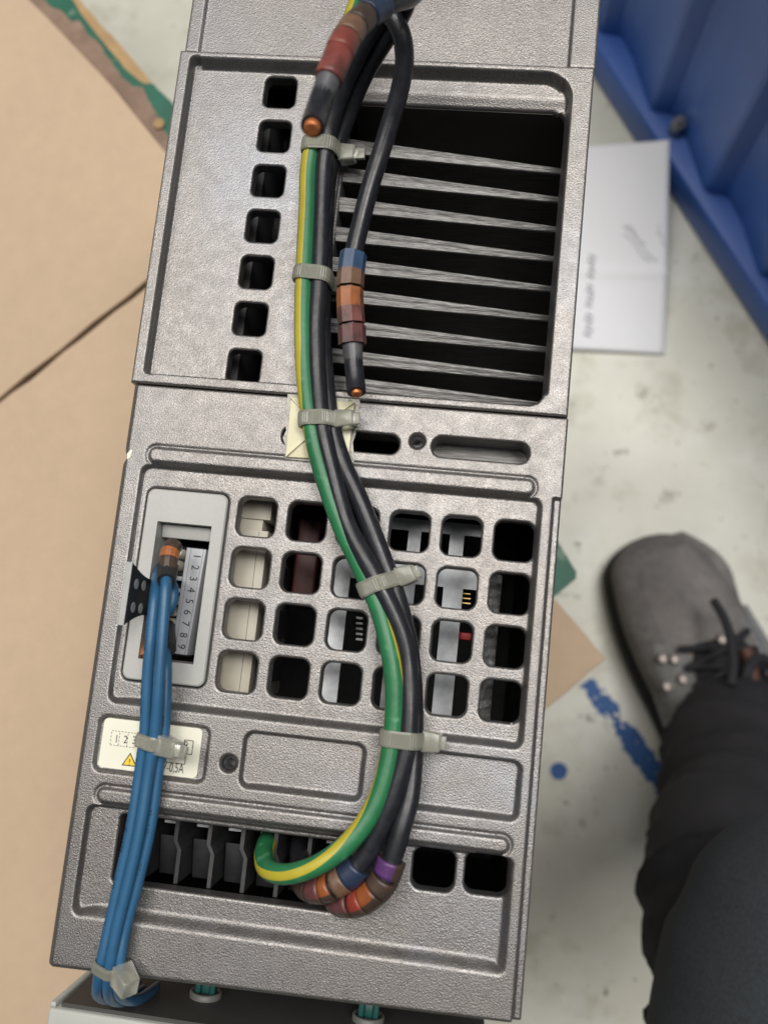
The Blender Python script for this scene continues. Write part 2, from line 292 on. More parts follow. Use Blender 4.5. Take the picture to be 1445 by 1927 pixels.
# ------------------------------------------------------------------ cast plates (relief as real geometry)
def sd(x, y, b, r):
    x0, x1, y0, y1 = b; qx = np.abs(x-(x0+x1)/2)-(x1-x0)/2+r; qy = np.abs(y-(y0+y1)/2)-(y1-y0)/2+r
    return np.hypot(np.maximum(qx, 0), np.maximum(qy, 0)) + np.minimum(np.maximum(qx, qy), 0) - r
def sstep(t): t = np.clip(t, 0, 1); return t*t*(3-2*t)
def pocket(H, x, y, b, r, depth, wl, wr, wb, wt):
    d = -sd(x, y, b, r); D = np.stack([x-b[0], b[1]-x, y-b[2], b[3]-y]); W = np.exp(-np.clip(D, 0, 30)/.8)+1e-9
    wd = (W*np.array([wl, wr, wb, wt])[:, None, None]).sum(0)/W.sum(0)
    return H - depth*sstep(d/wd)
def plate(name, box, step, hfun, holes, parent, skirt, lip=.45, warp=None, label=None):
    """holes: list of (bounds, corner radius, wall depth)"""
    x0, x1, y0, y1 = box; nx = int(round((x1-x0)/step)); ny = int(round((y1-y0)/step))
    X, Y = np.meshgrid(np.linspace(x0, x1, nx+1), np.linspace(y0, y1, ny+1), indexing='ij')
    def hs(x, y):
        d = np.full(x.shape, 1e3)
        for b, r, _ in holes: d = np.minimum(d, sd(x, y, b, r))
        return d
    d = hs(X, Y); dc = (d[1:, 1:]+d[:-1, 1:]+d[1:, :-1]+d[:-1, :-1])/4; alive = dc > 0
    pad = np.zeros((nx+2, ny+2), bool); pad[1:-1, 1:-1] = alive
    vh = np.zeros((nx+1, ny+1), bool)    # vertices on a hole's rim
    dead = ~alive
    for di in (0, 1):
        for dj in (0, 1): vh[di:nx+di, dj:ny+dj] |= dead
    va = pad[1:, 1:] | pad[:-1, 1:] | pad[1:, :-1] | pad[:-1, :-1]
    rim = vh & va
    rx, ry = X[rim], Y[rim]
    for _ in range(4):
        e = .01; dd = hs(rx, ry); gx = (hs(rx+e, ry)-hs(rx-e, ry))/(2*e); gy = (hs(rx, ry+e)-hs(rx, ry-e))/(2*e); g = np.maximum(np.hypot(gx, gy), .3)
        rx = rx-dd*gx/g**2; ry = ry-dd*gy/g**2
    X[rim], Y[rim] = rx, ry
    H = hfun(X, Y); d = np.maximum(hs(X, Y), 0)
    H = H - np.where(d < lip, lip-np.sqrt(np.maximum(lip**2-(lip-d)**2, 0)), 0)
    de = np.minimum.reduce([X-x0, x1-X, Y-y0, y1-Y]); de = np.maximum(de, 0)
    H = H - np.where(de < lip, lip-np.sqrt(np.maximum(lip**2-(lip-de)**2, 0)), 0)
    if warp: Y = warp(X, Y)
    ID = -np.ones((nx+1, ny+1), np.int64); ID[va] = np.arange(va.sum())
    V = np.stack([X[va], Y[va], H[va]], 1)
    a, b_, c, d_ = ID[:-1, :-1][alive], ID[1:, :-1][alive], ID[1:, 1:][alive], ID[:-1, 1:][alive]
    quads = [np.stack([a, b_, c, d_], 1)]
    ii, jj = np.nonzero(alive); extra = []; n0 = len(V)
    hc = np.array([[(b[0]+b[1])/2, (b[2]+b[3])/2] for b, _, _ in holes]) if holes else np.zeros((0, 2))
    for (di, dj, A, Bq) in ((0, -1, a, b_), (1, 0, b_, c), (0, 1, c, d_), (-1, 0, d_, a)):
        nb = ~pad[ii+1+di, jj+1+dj]; outer = ((ii+di) < 0) | ((ii+di) >= nx) | ((jj+dj) < 0) | ((jj+dj) >= ny)
        for msk, isout in ((nb & outer, True), (nb & ~outer, False)):
            p, q = A[msk], Bq[msk]
            if not len(p): continue
            vp, vq = V[p].copy(), V[q].copy()
            if isout: zz = np.full(len(p), -skirt)
            else:
                mid = (vp+vq)/2; k = np.argmin(np.stack([sd(mid[:, 0], mid[:, 1], h[0], h[1]) if False else np.abs(sd(mid[:, 0], mid[:, 1], h[0], h[1])) for h in holes]), 0)
                zz = (vp[:, 2]+vq[:, 2])/2 - np.array([h[2] for h in holes])[k]
            vp[:, 2] = zz; vq[:, 2] = zz
            base = n0+sum(len(e) for e in extra); m = len(p)
            extra += [vp, vq]
            quads.append(np.stack([q, p, base+np.arange(m), base+m+np.arange(m)], 1))
    V = np.vstack([V]+extra); Q = np.vstack(quads)
    me = bpy.data.meshes.new(name); nv, nq = len(V), len(Q); org = ORG[parent.name]
    me.vertices.add(nv); me.vertices.foreach_set('co', ((V-org)*S).ravel()); me.loops.add(4*nq); me.loops.foreach_set('vertex_index', Q.ravel().astype(np.int32))
    me.polygons.add(nq); me.polygons.foreach_set('loop_start', np.arange(0, 4*nq, 4, dtype=np.int32)); me.polygons.foreach_set('loop_total', np.full(nq, 4, np.int32))
    sm = np.ones(nq, bool); sm[len(quads[0]):] = False
    me.polygons.foreach_set('use_smooth', sm); me.materials.append(M['cast']); me.update(calc_edges=True); me.validate()
    o = bpy.data.objects.new(name, me); COL.objects.link(o); o.parent = parent; ORG[o.name] = org
    if label: o['label'] = label
    return o

# ================================================================== THE SETTING
ZF, ZC = -450.0, -200.0          # floor; top of the wooden box
mb = MB(); n = 1; mb.box(-2500, 2500, -2500, 2500, ZF-20, ZF)
o = mb.build('floor', ['floor']); o['kind'] = 'structure'
# ------------------------------------------------------------------ wooden box with cardboard on it (turned 45 degrees to the drive)
B0 = np.array([74.4, -3.5]); D1 = np.array([-.7071, .7071]); D2 = np.array([-.7071, -.7071])
def ab(a, b): p = B0 + a*D1 + b*D2; return (p[0], p[1])
bx = thing('wooden_box', (*ab(330, 250), ZF), 'wooden box with scuffed green painted rim standing on the floor under the cardboard', 'wooden box')
def rim(aa, b_out, b_in, z0, z1, name, mats, edge=1.0, mi=0):
    m_ = MB(); lo = [ab(a, b_out + edge*math.sin(a*.11)*math.cos(a*.037+1)) for a in aa]; hi = [ab(a, b_in) for a in aa[::-1]]
    m_.prism(lo+hi, z0, z1, mi); return m_.build(name, mats, bx)
aa = list(np.linspace(31, 640, 130))
def strip(name, m, f0, f1, z0, z1, a0=31.5, a1=640, n=190):
    A = np.linspace(a0, a1, n); m_ = MB(); m_.prism([ab(a, f0(a)) for a in A]+[ab(a, f1(a)) for a in A[::-1]], z0, z1); return m_.build(name, [m], bx)
nzv = np.convolve(rng.randn(720), np.ones(7)/7, 'same'); nzw = np.convolve(rng.randn(720), np.ones(15)/15, 'same')
ZB_ = ZC-8.0
def abz(px_, py_, z): q = at(px_, py_, z)[:2]-B0; return (q @ D1, q @ D2)
def trace(pts, z, ext=()):
    L_ = sorted([abz(x, y, z) for x, y in pts]+list(ext)); A_ = np.array(L_); return lambda a: float(np.interp(a, A_[:, 0], A_[:, 1]))
RT = [(28, -8), (33, -14.8), (49, -17.5), (120, -15.5), (250, -14)]
e_out0 = trace([(151, 0), (193, 50), (224, 81), (284, 154), (321, 190)], ZB_, RT+[(640, -16)])
g_out0 = trace([(138, 0), (156, 31), (183, 65), (209, 97), (235, 128), (261, 151), (276, 161), (287, 158), (321, 191)], ZB_, [(28, -30), (280, -30), (640, -10)])
g_in0 = trace([(83, 0), (99, 18), (117, 23), (136, 44), (149, 39), (162, 60), (190, 91), (209, 117), (230, 146), (250, 164), (269, 167), (279, 188), (292, 211), (310, 250)], ZB_, [(28, 6), (75, 6), (90, -4), (640, -2)])
c_edge = trace([(56, 0), (104, 48), (156, 104), (209, 159), (261, 224), (308, 282)], ZC+.3, [(251, 2.0), (640, 30)])
e_out = lambda a: e_out0(a)+.35*nzv[int(a*2) % 700]
g_out = lambda a: max(g_out0(a)+.5*nzw[int(a*2) % 700], e_out(a)+.02)
g_in = lambda a: g_in0(a)+.7*nzv[int(a*2.3) % 700]
strip('rim_board', 'wood', e_out, lambda a: 30, ZC-24, ZB_, n=260)
strip('green_paint', 'green_paint', g_out, g_in, ZB_, ZB_+.5, n=260)
strip('dirty_strip', 'dirty', lambda a: g_in(a)-.3, lambda a: 30, ZB_-.05, ZB_+.8, a0=80, n=260)
for (a0, a1, b0, b1, nm) in ((31, 640, 30.5, 40, 'side_board'), (31, 640, 480, 490, 'side_board'), (20, 31, 30, 490, 'end_board'), (640, 651, 30, 490, 'end_board')):
    m_ = MB(); m_.prism([ab(a0, b0), ab(a0, b1), ab(a1, b1), ab(a1, b0)], ZF+.2, ZC-24.2); m_.build(nm, ['wood'], bx)
m_ = MB(); m_.prism([ab(31, 40.2), ab(31, 479.8), ab(640, 479.8), ab(640, 40.2)], ZC-40, ZC-8.2); m_.build('lid_board', ['dirty'], bx)
sp = at(298, 230, ZC-5); m_ = MB(); m_.prism([(sp[0]+2.6*math.cos(k*math.pi/5), sp[1]+2.6*math.sin(k*math.pi/5)) for k in range(10)], ZC-7.4, ZC-5.8); m_.build('screw_head', ['wood'], bx)
def card(a0, a1, b0, b1, lab, z1, jag):
    m_ = MB(); A = np.linspace(a0, a1, 40); Bq = np.linspace(b0, b1, 60)
    L = [ab(a, (b0 if a < 250 else c_edge(a))+.15*math.sin(a*.3)) for a in A] + [ab(a1+jag*math.sin(b*.21)+jag*.6*math.sin(b*.53), b) for b in Bq[1:-1]] + [ab(a, b1) for a in A[::-1]] + [ab(a0+jag*math.sin(b*.17+1), b) for b in Bq[::-1][1:-1]]
    m_.prism(L, ZC-4.6, z1); o = m_.build('cardboard_sheet', ['card'], None, bevel=.5); tag(o, lab, 'cardboard', 'cardboard sheets covering the wooden box')
card(0, 248.9, 0, 560, 'brown cardboard sheet that the grey drive stands on', ZC, .35)
card(251.2, 660, 1.5, 560, 'brown cardboard sheet beyond the slit, beside the green painted rim', ZC+.3, .35)
# ------------------------------------------------------------------ floor marks
def ragged(c0, c1, wid, n=46, amp=.9, taper=True):
    c0, c1 = np.array(c0[:2]), np.array(c1[:2]); t = (c1-c0); L = np.linalg.norm(t); t /= L; nn = np.array([-t[1], t[0]])
    A = []; Bq = []
    for k in range(n):
        f = k/(n-1); p = c0+t*L*f; wl = wid(f)
        A.append(p+nn*(wl+amp*rng.randn()*.35)); Bq.append(p-nn*(wl+amp*rng.randn()*.35))
    return [tuple(p) for p in A+Bq[::-1]]
m_ = MB()
p0, p1 = at(1103, 1282, ZF), at(1262, 1496, ZF)
p0, p1 = p0[:2], p1[:2]; td = (p1-p0); TL = np.linalg.norm(td); td /= TL; tn = np.array([-td[1], td[0]])
nf, nw = 120, 22; nz2 = rng.randn(nf+8, nw+8)
k9 = np.array([1, 2, 3, 2, 1.]); k9 /= k9.sum()
nz2 = np.apply_along_axis(lambda q: np.convolve(q, k9, 'same'), 0, nz2); nz2 = np.apply_along_axis(lambda q: np.convolve(q, k9, 'same'), 1, nz2); nz2 /= nz2.std()
for i in range(nf):
    for j in range(nw):
        f = (i+.5)/nf; u = (j+.5)/nw*2-1
        half = np.interp(f, (0, .12, .24, .30, .38, .44, .5, .82, .86, 1), (.72, .66, .74, .66, .55, .78, .95, .95, .45, .38)); dn = np.interp(f, (0, .24, .31, .40, .46, .82, .9, 1), (.9, 1.0, .25, .3, 1.8, 2.1, .9, .5)); cu = np.interp(f, (0, .3, .84, .88, 1), (-.1, .1, 0, -.45, -.45))
        if dn + .8*(half-abs(u-cu))/.25*.5 + nz2[i+4, j+4]*.8 < .25 or abs(u-cu) > half+.12*nz2[i+4, j+4]: continue
        a = p0+td*TL*i/nf+tn*7.6*(u-1/nw); b = a+td*TL/nf; c_ = b+tn*15.2/nw; d = a+tn*15.2/nw
        m_.add([(*q, ZF+.3) for q in (a, d, c_, b)], [(0, 3, 2, 1)])
o = m_.build('floor_stripe', ['tape']); tag(o, 'worn blue stripe painted on the floor beside the shoe', 'floor marking')
c = at(1051, 1451, ZF); m_ = MB(); m_.prism([(c[0]+5.6*math.cos(a)*(1+.03*math.sin(3*a)), c[1]+5.6*math.sin(a)) for a in np.linspace(0, 2*math.pi, 32, endpoint=False)], ZF+.1, ZF+.4)
o = m_.build('floor_dot', ['tape']); tag(o, 'small round blue dot on the floor beside the drive', 'floor marking')
# ------------------------------------------------------------------ blue corrugated container
E0, E1 = at(1128, 168, ZF), at(1445, 655, ZF); ed = (E1-E0)[:2]; ed /= np.linalg.norm(ed); en = np.array([-ed[1], ed[0]])   # en points away from the drive
if en[0] < 0: en = -en
def eb(s_, t_): p = E0[:2] + ed*s_ + en*t_; return (p[0], p[1])
bc = thing('container', (*eb(100, 100), ZF), 'large blue corrugated steel container standing on the floor behind the white paper', 'container')
m_ = MB(); m_.prism([eb(-420, 0), eb(520, 0), eb(520, 60), eb(-420, 60)], ZF+1, ZF+31); m_.build('base_rail', ['crate'], bc, bevel=2.5)
# corrugated wall: trapezoid ribs
sA = float((at(1218, 211, ZF+31)[:2]-E0[:2]) @ ed); prof = []; s0 = sA-70*6
while s0 < 520:
    for ds, t_ in ((-1.5, 7.2), (1.5, 8.2), (9.5, 17.2), (13, 18.3), (29, 17.0), (35, 15.6), (66, 7.8)): prof.append((s0+ds, t_))
    s0 += 70
front = prof; back = [(s_, t_+4) for s_, t_ in prof]
m_ = MB(); loop = [eb(*q) for q in front] + [eb(*q) for q in back[::-1]]
n_ = len(front)
for k in range(n_-1):
    q = [eb(*front[k]), eb(*front[k+1]), eb(*back[k+1]), eb(*back[k])]; m_.prism(q, ZF+30, ZF+330)
m_.build('corrugated_wall', ['crate'], bc)
m_ = MB(); m_.prism([eb(-414, 60.5), eb(520, 60.5), eb(520, 420), eb(-414, 420)], ZF+1, ZF+30); m_.build('container_floor', ['crate'], bc)
bp = at(1277, 228, ZF+44)
m_ = MB(); R0 = [(bp[0]+5*math.cos(k*math.pi/4), bp[1]+5*math.sin(k*math.pi/4)) for k in range(8)]; m_.prism(R0, ZF+30.5, ZF+42); R1 = [(bp[0]+2.6*math.cos(k*math.pi/4), bp[1]+2.6*math.sin(k*math.pi/4)) for k in range(8)]; m_.prism(R1, ZF+42, ZF+47)
m_.build('bolt', ['thread'], bc)
# ------------------------------------------------------------------ paper
zp = lambda u, v: ZF + 1.2 + 34*max(0, min(1, (v-.36)/.5))*max(0, (u-.1)) + 2.0*math.sin(v*5+u*3)*.3 + (1.6*math.exp(-((v-.38)/.015)**2))
pc = {k: at(x, y, z) for k, x, y, z in (('tl', 1020, 286, ZF+2), ('tr', 1259, 264, ZF+33), ('br', 1249, 667, ZF+2), ('bl', 985, 655, ZF+2))}
def pp(u, v): q = (pc['bl']*(1-u)+pc['br']*u)*(1-v)+(pc['tl']*(1-u)+pc['tr']*u)*v; q = q.copy(); q[2] += 1.5+1.6*math.exp(-((v-.38)/.02)**2) + 1.0*math.sin(v*7+u*4); return q
m_ = MB(); nu, nv_ = 20, 50
V = [pp(i/nu, j/nv_) for j in range(nv_+1) for i in range(nu+1)]; V += [v-np.array([0, 0, .25]) for v in V]
k0 = (nu+1)*(nv_+1); Fc = []
for j in range(nv_):
    for i in range(nu):
        a = j*(nu+1)+i; Fc += [(a, a+1, a+nu+2, a+nu+1), (k0+a+nu+1, k0+a+nu+2, k0+a+1, k0+a)]
for i in range(nu): Fc += [(i, k0+i, k0+i+1, i+1), (nv_*(nu+1)+i, nv_*(nu+1)+i+1, k0+nv_*(nu+1)+i+1, k0+nv_*(nu+1)+i)]
for j in range(nv_): a = j*(nu+1); Fc += [(a, a+nu+1, k0+a+nu+1, k0+a), (a+nu, k0+a+nu, k0+a+2*nu+1, a+2*nu+1)]
m_.add(V, Fc, 0, True)
def stroke(uv0, uv1, wd, mi):
    n = 8; U0 = np.array(uv0); U1 = np.array(uv1); d = (U1-U0); nn = np.array([-d[1], d[0]]); nn = nn/np.linalg.norm(nn)*wd
    V = []
    for k in range(n+1):
        q = U0+d*k/n + nn*1.5*math.sin(k*.8)
        for sgn in (-1, 1): r_ = pp(*(q+nn*sgn)); V.append(r_+np.array([0, 0, .3]))
    m_.add(V, [(2*k, 2*k+1, 2*k+3, 2*k+2) for k in range(n)], mi)
for (u0, v0, u1, v1) in ((.67, .60, .93, .43), (.68, .56, .88, .43), (.70, .60, .84, .51), (.94, .56, .985, .50), (.93, .60, .935, .55)): stroke((u0, v0), (u1, v1), .006, 1)
for k in range(17):
    v = .07+.024*k
    if k in (5, 11): continue
    stroke((.42+.01*(k % 3), v), (.47+.015*rng.rand(), v+.004), .0055, 2)
o = m_.build('paper_sheet', ['paper', 'pencil', 'print']); tag(o, 'white sheet of paper with a fold and pencil strokes lying between drive and blue container', 'paper')

# ================================================================== THE PERSON (one shoe and one trouser leg in view)
tz = at(1243, 1006, ZF+12); hz = at(1386, 1450, ZF+12); ax = (hz-tz)[:2]; ax /= np.linalg.norm(ax); axn = np.array([ax[1], -ax[0]])
if axn[0] < 0: axn = -axn
pe = thing('person', (*(tz[:2]+ax*150), ZF), 'person standing at the right in a grey suede lace-up work shoe and charcoal trousers', 'person')
def sh(s_, t_, z): p = tz[:2]+ax*s_+axn*t_; return (p[0], p[1], ZF+z)
def foot_ring(s_, wl, wr, h, z0, n=24, flat=.75):
    R_ = []
    for k in range(n):
        a = 2*math.pi*k/n; cx = math.cos(a); sz = math.sin(a)
        t_ = (wr-wl)/2+(wr+wl)/2*np.sign(cx)*abs(cx)**flat; z = z0 + h*.5 + h*.5*np.sign(sz)*abs(sz)**.8
        R_.append(sh(s_, t_, z))
    return R_
# outline along the foot, traced left and right of the axis, then heights
def st(px_, py_, z): q = at(px_, py_, z)[:2]-tz[:2]; return (q @ ax, q @ axn)
LQ = spline(np.array([(*st(x, y, ZF+16), 0) for x, y in ((1241, 1006), (1224, 1008), (1206, 1012), (1176, 1030), (1155, 1054), (1145, 1080), (1146, 1100), (1155, 1146), (1167, 1192), (1186, 1243), (1208, 1292), (1230, 1335), (1255, 1390), (1285, 1460))]), 1.0)
RQ = spline(np.array([(*st(x, y, ZF+16), 0) for x, y in ((1245, 1006), (1258, 1008), (1275, 1015), (1292, 1026), (1312, 1046), (1338, 1084), (1364, 1119), (1385, 1154), (1402, 1192), (1415, 1235), (1426, 1300), (1436, 1370), (1447, 1450), (1458, 1530))]), 1.0)
HS = np.array([(0, 22), (2, 28), (5, 33), (13, 43), (28, 50), (50, 53), (70, 58), (90, 66), (110, 76), (140, 90), (170, 102), (205, 106), (260, 108)])
ALL = np.vstack([LQ[::-1], RQ]); k0_ = int(np.argmin(ALL[:, 0])); LB, RB_ = ALL[:k0_+1], ALL[k0_:]; smin = ALL[k0_, 0]
OUT = []
def wid(Q, s_): o_ = np.argsort(Q[:, 0]); return float(np.interp(s_, Q[o_, 0], Q[o_, 1]))
for d_ in (.25, .7, 1.5, 3, 5, 8, 12, 17, 24, 32, 42, 56, 72, 92, 112, 135, 160, 185, 210, 235, 250):
    s_ = smin+d_; OUT.append((s_, -wid(LB, s_), wid(RB_, s_), np.interp(d_, HS[:, 0], HS[:, 1])))
sm = spline(np.array(OUT), 4.0)
m_ = MB(); m_.loft([foot_ring(s_, l, r_, h-10, 10) for s_, l, r_, h in sm], [0 if 1 else 0]*0 or 0, True); shoe = m_.build('shoe', ['suede'], pe)
m_ = MB(); m_.loft([[sh(s_, l_, z) for l_, z in ((-l-2.2, 1), (-l-2.8, 14), (-l+.8, 17), (r_-.8, 17), (r_+2.6, 14), (r_+2.2, 1))] for s_, l, r_, h in sm], 0, False); m_.build('sole', ['sole'], shoe)
def top(s_, t_, dz=0):
    l = np.interp(s_, sm[:, 0], sm[:, 1]); r_ = np.interp(s_, sm[:, 0], sm[:, 2]); h = np.interp(s_, sm[:, 0], sm[:, 3])
    u = min(1, abs(t_-(r_-l)/2)/((r_+l)/2)); cz = u**(1/.75); sn = math.sqrt(max(0, 1-cz*cz))
    return np.array(sh(s_, t_, 10+(h-10)*(.5+.5*sn**.8)+dz))
def patch(name, m, sr, tr, dz, par, n=14):   # a layer following the shoe's top
    V = []; Fc = []
    for i in range(n+1):
        s_ = sr[0]+(sr[1]-sr[0])*i/n
        for j in range(n+1):
            f = j/n; t0, t1 = tr(i/n); e = min(1, 4*min(f, 1-f, i/n, 1-i/n)); V.append(top(s_, t0+(t1-t0)*f, dz*e-.6))
    for i in range(n):
        for j in range(n): a = i*(n+1)+j; Fc.append((a, a+1, a+n+2, a+n+1))
    return mesh(name, V, Fc, [m], par, smooth=True)
patch('toe_cap', 'suede2', (2, 84), lambda f: (-(14+24*math.sin(min(1, f*2.2)*1.57))*(1-.25*f), (12+22*math.sin(min(1, f*2.2)*1.57))*(1-.2*f)), 2.0, shoe)
patch('tongue', 'lace', (64, 180), lambda f: (-20*math.sin(min(1, f*3+.25)*1.57)-1, 21*math.sin(min(1, f*3+.25)*1.57)+1), 4.5, shoe)
patch('quarter', 'suede3', (62, 190), lambda f: (-34-8*min(1, f*4), -20-2*f), 2.6, shoe); patch('quarter', 'suede3', (58, 190), lambda f: (22+1*f, 33+6*min(1, f*4)), 2.6, shoe); patch('vamp', 'suede3', (50, 70), lambda f: (-30-3*f, 28+3*f), 1.6, shoe)
eye = []
for (px_, py_) in ((1247, 1241), (1269, 1240), (1259, 1287), (1285, 1280), (1361, 1202), (1387, 1245), (1331, 1290)):
    best = min(((np.hypot(*(pix(top(s_, t_, 4))-np.array([px_, py_]))), s_, t_) for s_ in np.arange(55, 170, 2) for t_ in np.arange(-42, 43, 3)))
    p = top(best[1], best[2], 3.0); m_ = MB()
    for ra, rb, z0, z1 in ((4.6, 3.2, 0, 2.4),):
        m_.loft([[(p[0]+r_*math.cos(a), p[1]+r_*math.sin(a), p[2]+z) for a in np.linspace(0, 2*math.pi, 12, endpoint=False)] for r_, z in ((3.5, -1), (3.2, 1.4), (2.4, 2.2), (1.5, 1.2))], 0, True)
    m_.build('eyelet', ['eyelet'], shoe)
def lace(pts, r_, m='lace', nm='lace'):
    P = spline([top(s_, t_, dz) for s_, t_, dz in pts], 2.0); T, Nn, Bq = frames(P); ang = np.linspace(0, 2*math.pi, 8, endpoint=False)
    m_ = MB(); m_.loft([ring_pts(P, Nn, Bq, i, r_, ang) for i in range(len(P))]); m_.build(nm, [m], shoe)
for k in range(4):
    s_ = 72+k*11; lace([(s_, -23, 4), (s_+3, -9, 7), (s_+8, 8, 7.5), (s_+12, 20, 5)], 2.2); lace([(s_, 20, 4), (s_+4, 8, 8.5), (s_+8, -8, 8.5), (s_+12, -23, 5)], 2.2)
P = spline([at(1343, 1132, ZF+78), at(1360, 1160, ZF+88), at(1374, 1200, ZF+96), at(1379, 1250, ZF+104), at(1375, 1290, ZF+108)], 2)
T, Nn, Bq = frames(P); m_ = MB(); m_.loft([ring_pts(P, Nn, Bq, i, 2.7, np.linspace(0, 2*math.pi, 8, endpoint=False)) for i in range(len(P))]); m_.build('lace', ['lace'], shoe)
P = spline([at(1400, 1290, ZF+100), at(1408, 1258, ZF+98), at(1428, 1238, ZF+92), at(1452, 1252, ZF+88), at(1456, 1285, ZF+88), at(1430, 1300, ZF+96), at(1404, 1280, ZF+104)], 2)
T, Nn, Bq = frames(P); m_ = MB(); m_.loft([ring_pts(P, Nn, Bq, i, 2.9, np.linspace(0, 2*math.pi, 8, endpoint=False)) for i in range(len(P))]); m_.build('lace', ['lace'], shoe)
P = spline([at(1402, 1222, ZF+80), at(1412, 1250, ZF+82), at(1418, 1285, ZF+82), at(1420, 1310, ZF+84)], 2)
T, Nn, Bq = frames(P); m_ = MB(); m_.loft([ring_pts(P, Nn, Bq, i, 4.0, np.linspace(0, 2*math.pi, 8, endpoint=False)) for i in range(len(P))]); m_.build('pull_tab', ['leather'], shoe)
# trousers: silhouettes of a bent leg, each ring a rumpled oval
def leg(rows, nm, m, n=48, seed=1, amp=.045):
    r2 = np.random.RandomState(seed); C_ = spline(np.array([[*at(x, y, z), rx_, ry_] for x, y, z, rx_, ry_ in rows]), 4.0)
    ph = r2.rand(12)*6.28; rings = []
    T, Nn, Bq = frames(C_[:, :3])
    for i in range(len(C_)):
        L = []
        for k in range(n):
            a = 2*math.pi*k/n; f = i*4.0
            q1 = math.sin(f*.10+1.7*math.sin(a+ph[0])+ph[1]); q2 = math.sin(f*.17+2*a+ph[2]); q3 = math.sin(f*.06-2*a+ph[3]); wv = amp*((1-abs(q1))*1.5-.6+.8*(1-abs(q2))**2+.5*q3)
            L.append(C_[i, :3] + Nn[i]*C_[i, 4]*math.cos(a)*(1+wv) + Bq[i]*C_[i, 3]*math.sin(a)*(1+wv))
        rings.append(L)
    m_ = MB(); m_.loft(rings, 0, True); return m_.build(nm, [m], pe)
leg([(1390, 1400, -394, 38, 36), (1392, 1403, -384, 41, 39), (1396, 1446, -350, 42, 40), (1400, 1520, -310, 42, 38), (1392, 1590, -275, 40, 38), (1375, 1650, -245, 39, 36), (1390, 1720, -225, 38, 36), (1412, 1800, -200, 36, 36), (1445, 1930, -180, 40, 40)], 'trouser_leg', 'trouser', seed=3, amp=.085)
leg([(1570, 1560, -150, 9, 12), (1545, 1625, -146, 27, 26), (1522, 1700, -142, 35, 34), (1500, 1780, -138, 36, 40), (1482, 1860, -134, 38, 44), (1472, 1940, -132, 38, 46), (1475, 2120, -130, 42, 48)], 'trouser_thigh', 'trouser2', seed=5, amp=.015)

jk = []  # unseen torso behind the camera, added to darken the drive's lower end
for (x, y, z, rx_, ry_) in ((40, -520, -210, 150, 90), (38, -490, -60, 160, 95), (32, -440, 110, 170, 95), (25, -385, 260, 180, 95), (20, -340, 360, 175, 88), (18, -305, 430, 115, 75), (16, -285, 470, 62, 58)):
    jk.append([(x+rx_*math.cos(a), y+ry_*math.sin(a)*(1-.15*math.cos(2*a)), z+12*math.sin(a)) for a in np.linspace(0, 2*math.pi, 40, endpoint=False)])
m_ = MB(); m_.loft(jk, 0, True); m_.build('unseen_torso', ['trouser2'], pe)

# ================================================================== THE DRIVE
dr = thing('motor_drive', (-10, 20, ZC), 'grey cast aluminium motor drive standing upright with its vented top towards the viewer', 'motor drive')
HZ = -1.6
def h_vent(x, y):
    H = np.zeros_like(x)
    H = pocket(H, x, y, (-48.85, 29.75, -23.45, 23.45), 2.0, 1.6, .3, 1.1, 1.8, .6)
    H = pocket(H, x, y, (-49.9, -28.0, -36.2, -25.4), 1.8, 1.2, .35, .7, .9, .4)
    H = pocket(H, x, y, (-21.7, 1.5, -36.0, -25.3), 1.9, 1.5, .35, 1.1, 1.4, .4)
    H = pocket(H, x, y, (6.5, 30.05, -36.1, -25.1), 1.9, 1.5, .35, 1.2, 1.5, .4)
    H = pocket(H, x, y, (-49.65, 29.9, -62.2, -41.9), 1.6, 1.9, .3, 1.7, 2.7, .5)
    for b in ((-47.7, 27.9, 23.65, 26.85), (-48.1, 28.6, -41.5, -38.6)):       # raised bars with a fine groove round them
        d = sd(x, y, b, 1.42); H = H + .42*sstep(-d/.6) - .32*np.exp(-((d-.25)/.28)**2)*(np.where((x > 26) | (x < -46), 1.6, 1))
        H = np.where((d < 0), np.maximum(H, -.05+.47*sstep(-d/.6)), H)
    H = H - .9*sstep((-51.75-x)/1.25)
    H = H - 1.3*sstep((x-31.45)/.35)*(y < 23.7) - .25*sstep((x-31.0)/.8)*(y < 23.7)
    H = H - .8*sstep((-70.6-y)/1.2)
    H = H - 1.5*np.exp(-(((x+52.9)/.45)**2+((y-24.6)/.9)**2))
    H = H - .5*sstep((1.75-np.hypot(x-4.87, y-32.4))/.4) - .5*sstep((1.85-np.hypot(x+24.0, y+31.7))/.4)
    return H
vh = []
for r_ in range(4):
    for c_ in range(6):
        cx, cy = (c_-2.5)*10, (1.5-r_)*10; vh.append(((cx-3.75, cx+3.75, cy-3.75, cy+3.75), 1.75, 2.6))
vh += [((-47.42, -30.8, -18.72, 18.95), 1.8, 3), ((-21.6, 1.45, 29.45, 33.25), 1.85, 6), ((7.8, 26.35, 29.75, 33.75), 1.9, 7.2),
       ((4.87-1.3, 4.87+1.3, 32.4-1.3, 32.4+1.3), 1.3, 5), ((-24-1.35, -24+1.35, -31.7-1.35, -31.7+1.35), 1.35, 5),
       ((-43.7, -1.2, -55.7, -43.4), .9, 3.0), ((11.7, 19.4, -49.8, -42.5), 1.8, 2.8), ((21.2, 28.9, -49.35, -42.1), 1.8, 2.8)]
plate('vent_panel', (-53.05, 33.2, -71.5, 39.3), .25, h_vent, vh, dr, 12, warp=lambda X, Y: Y + np.where(Y < -62, (Y+62)/-9.5*(X+53)/86*1.9, 0))
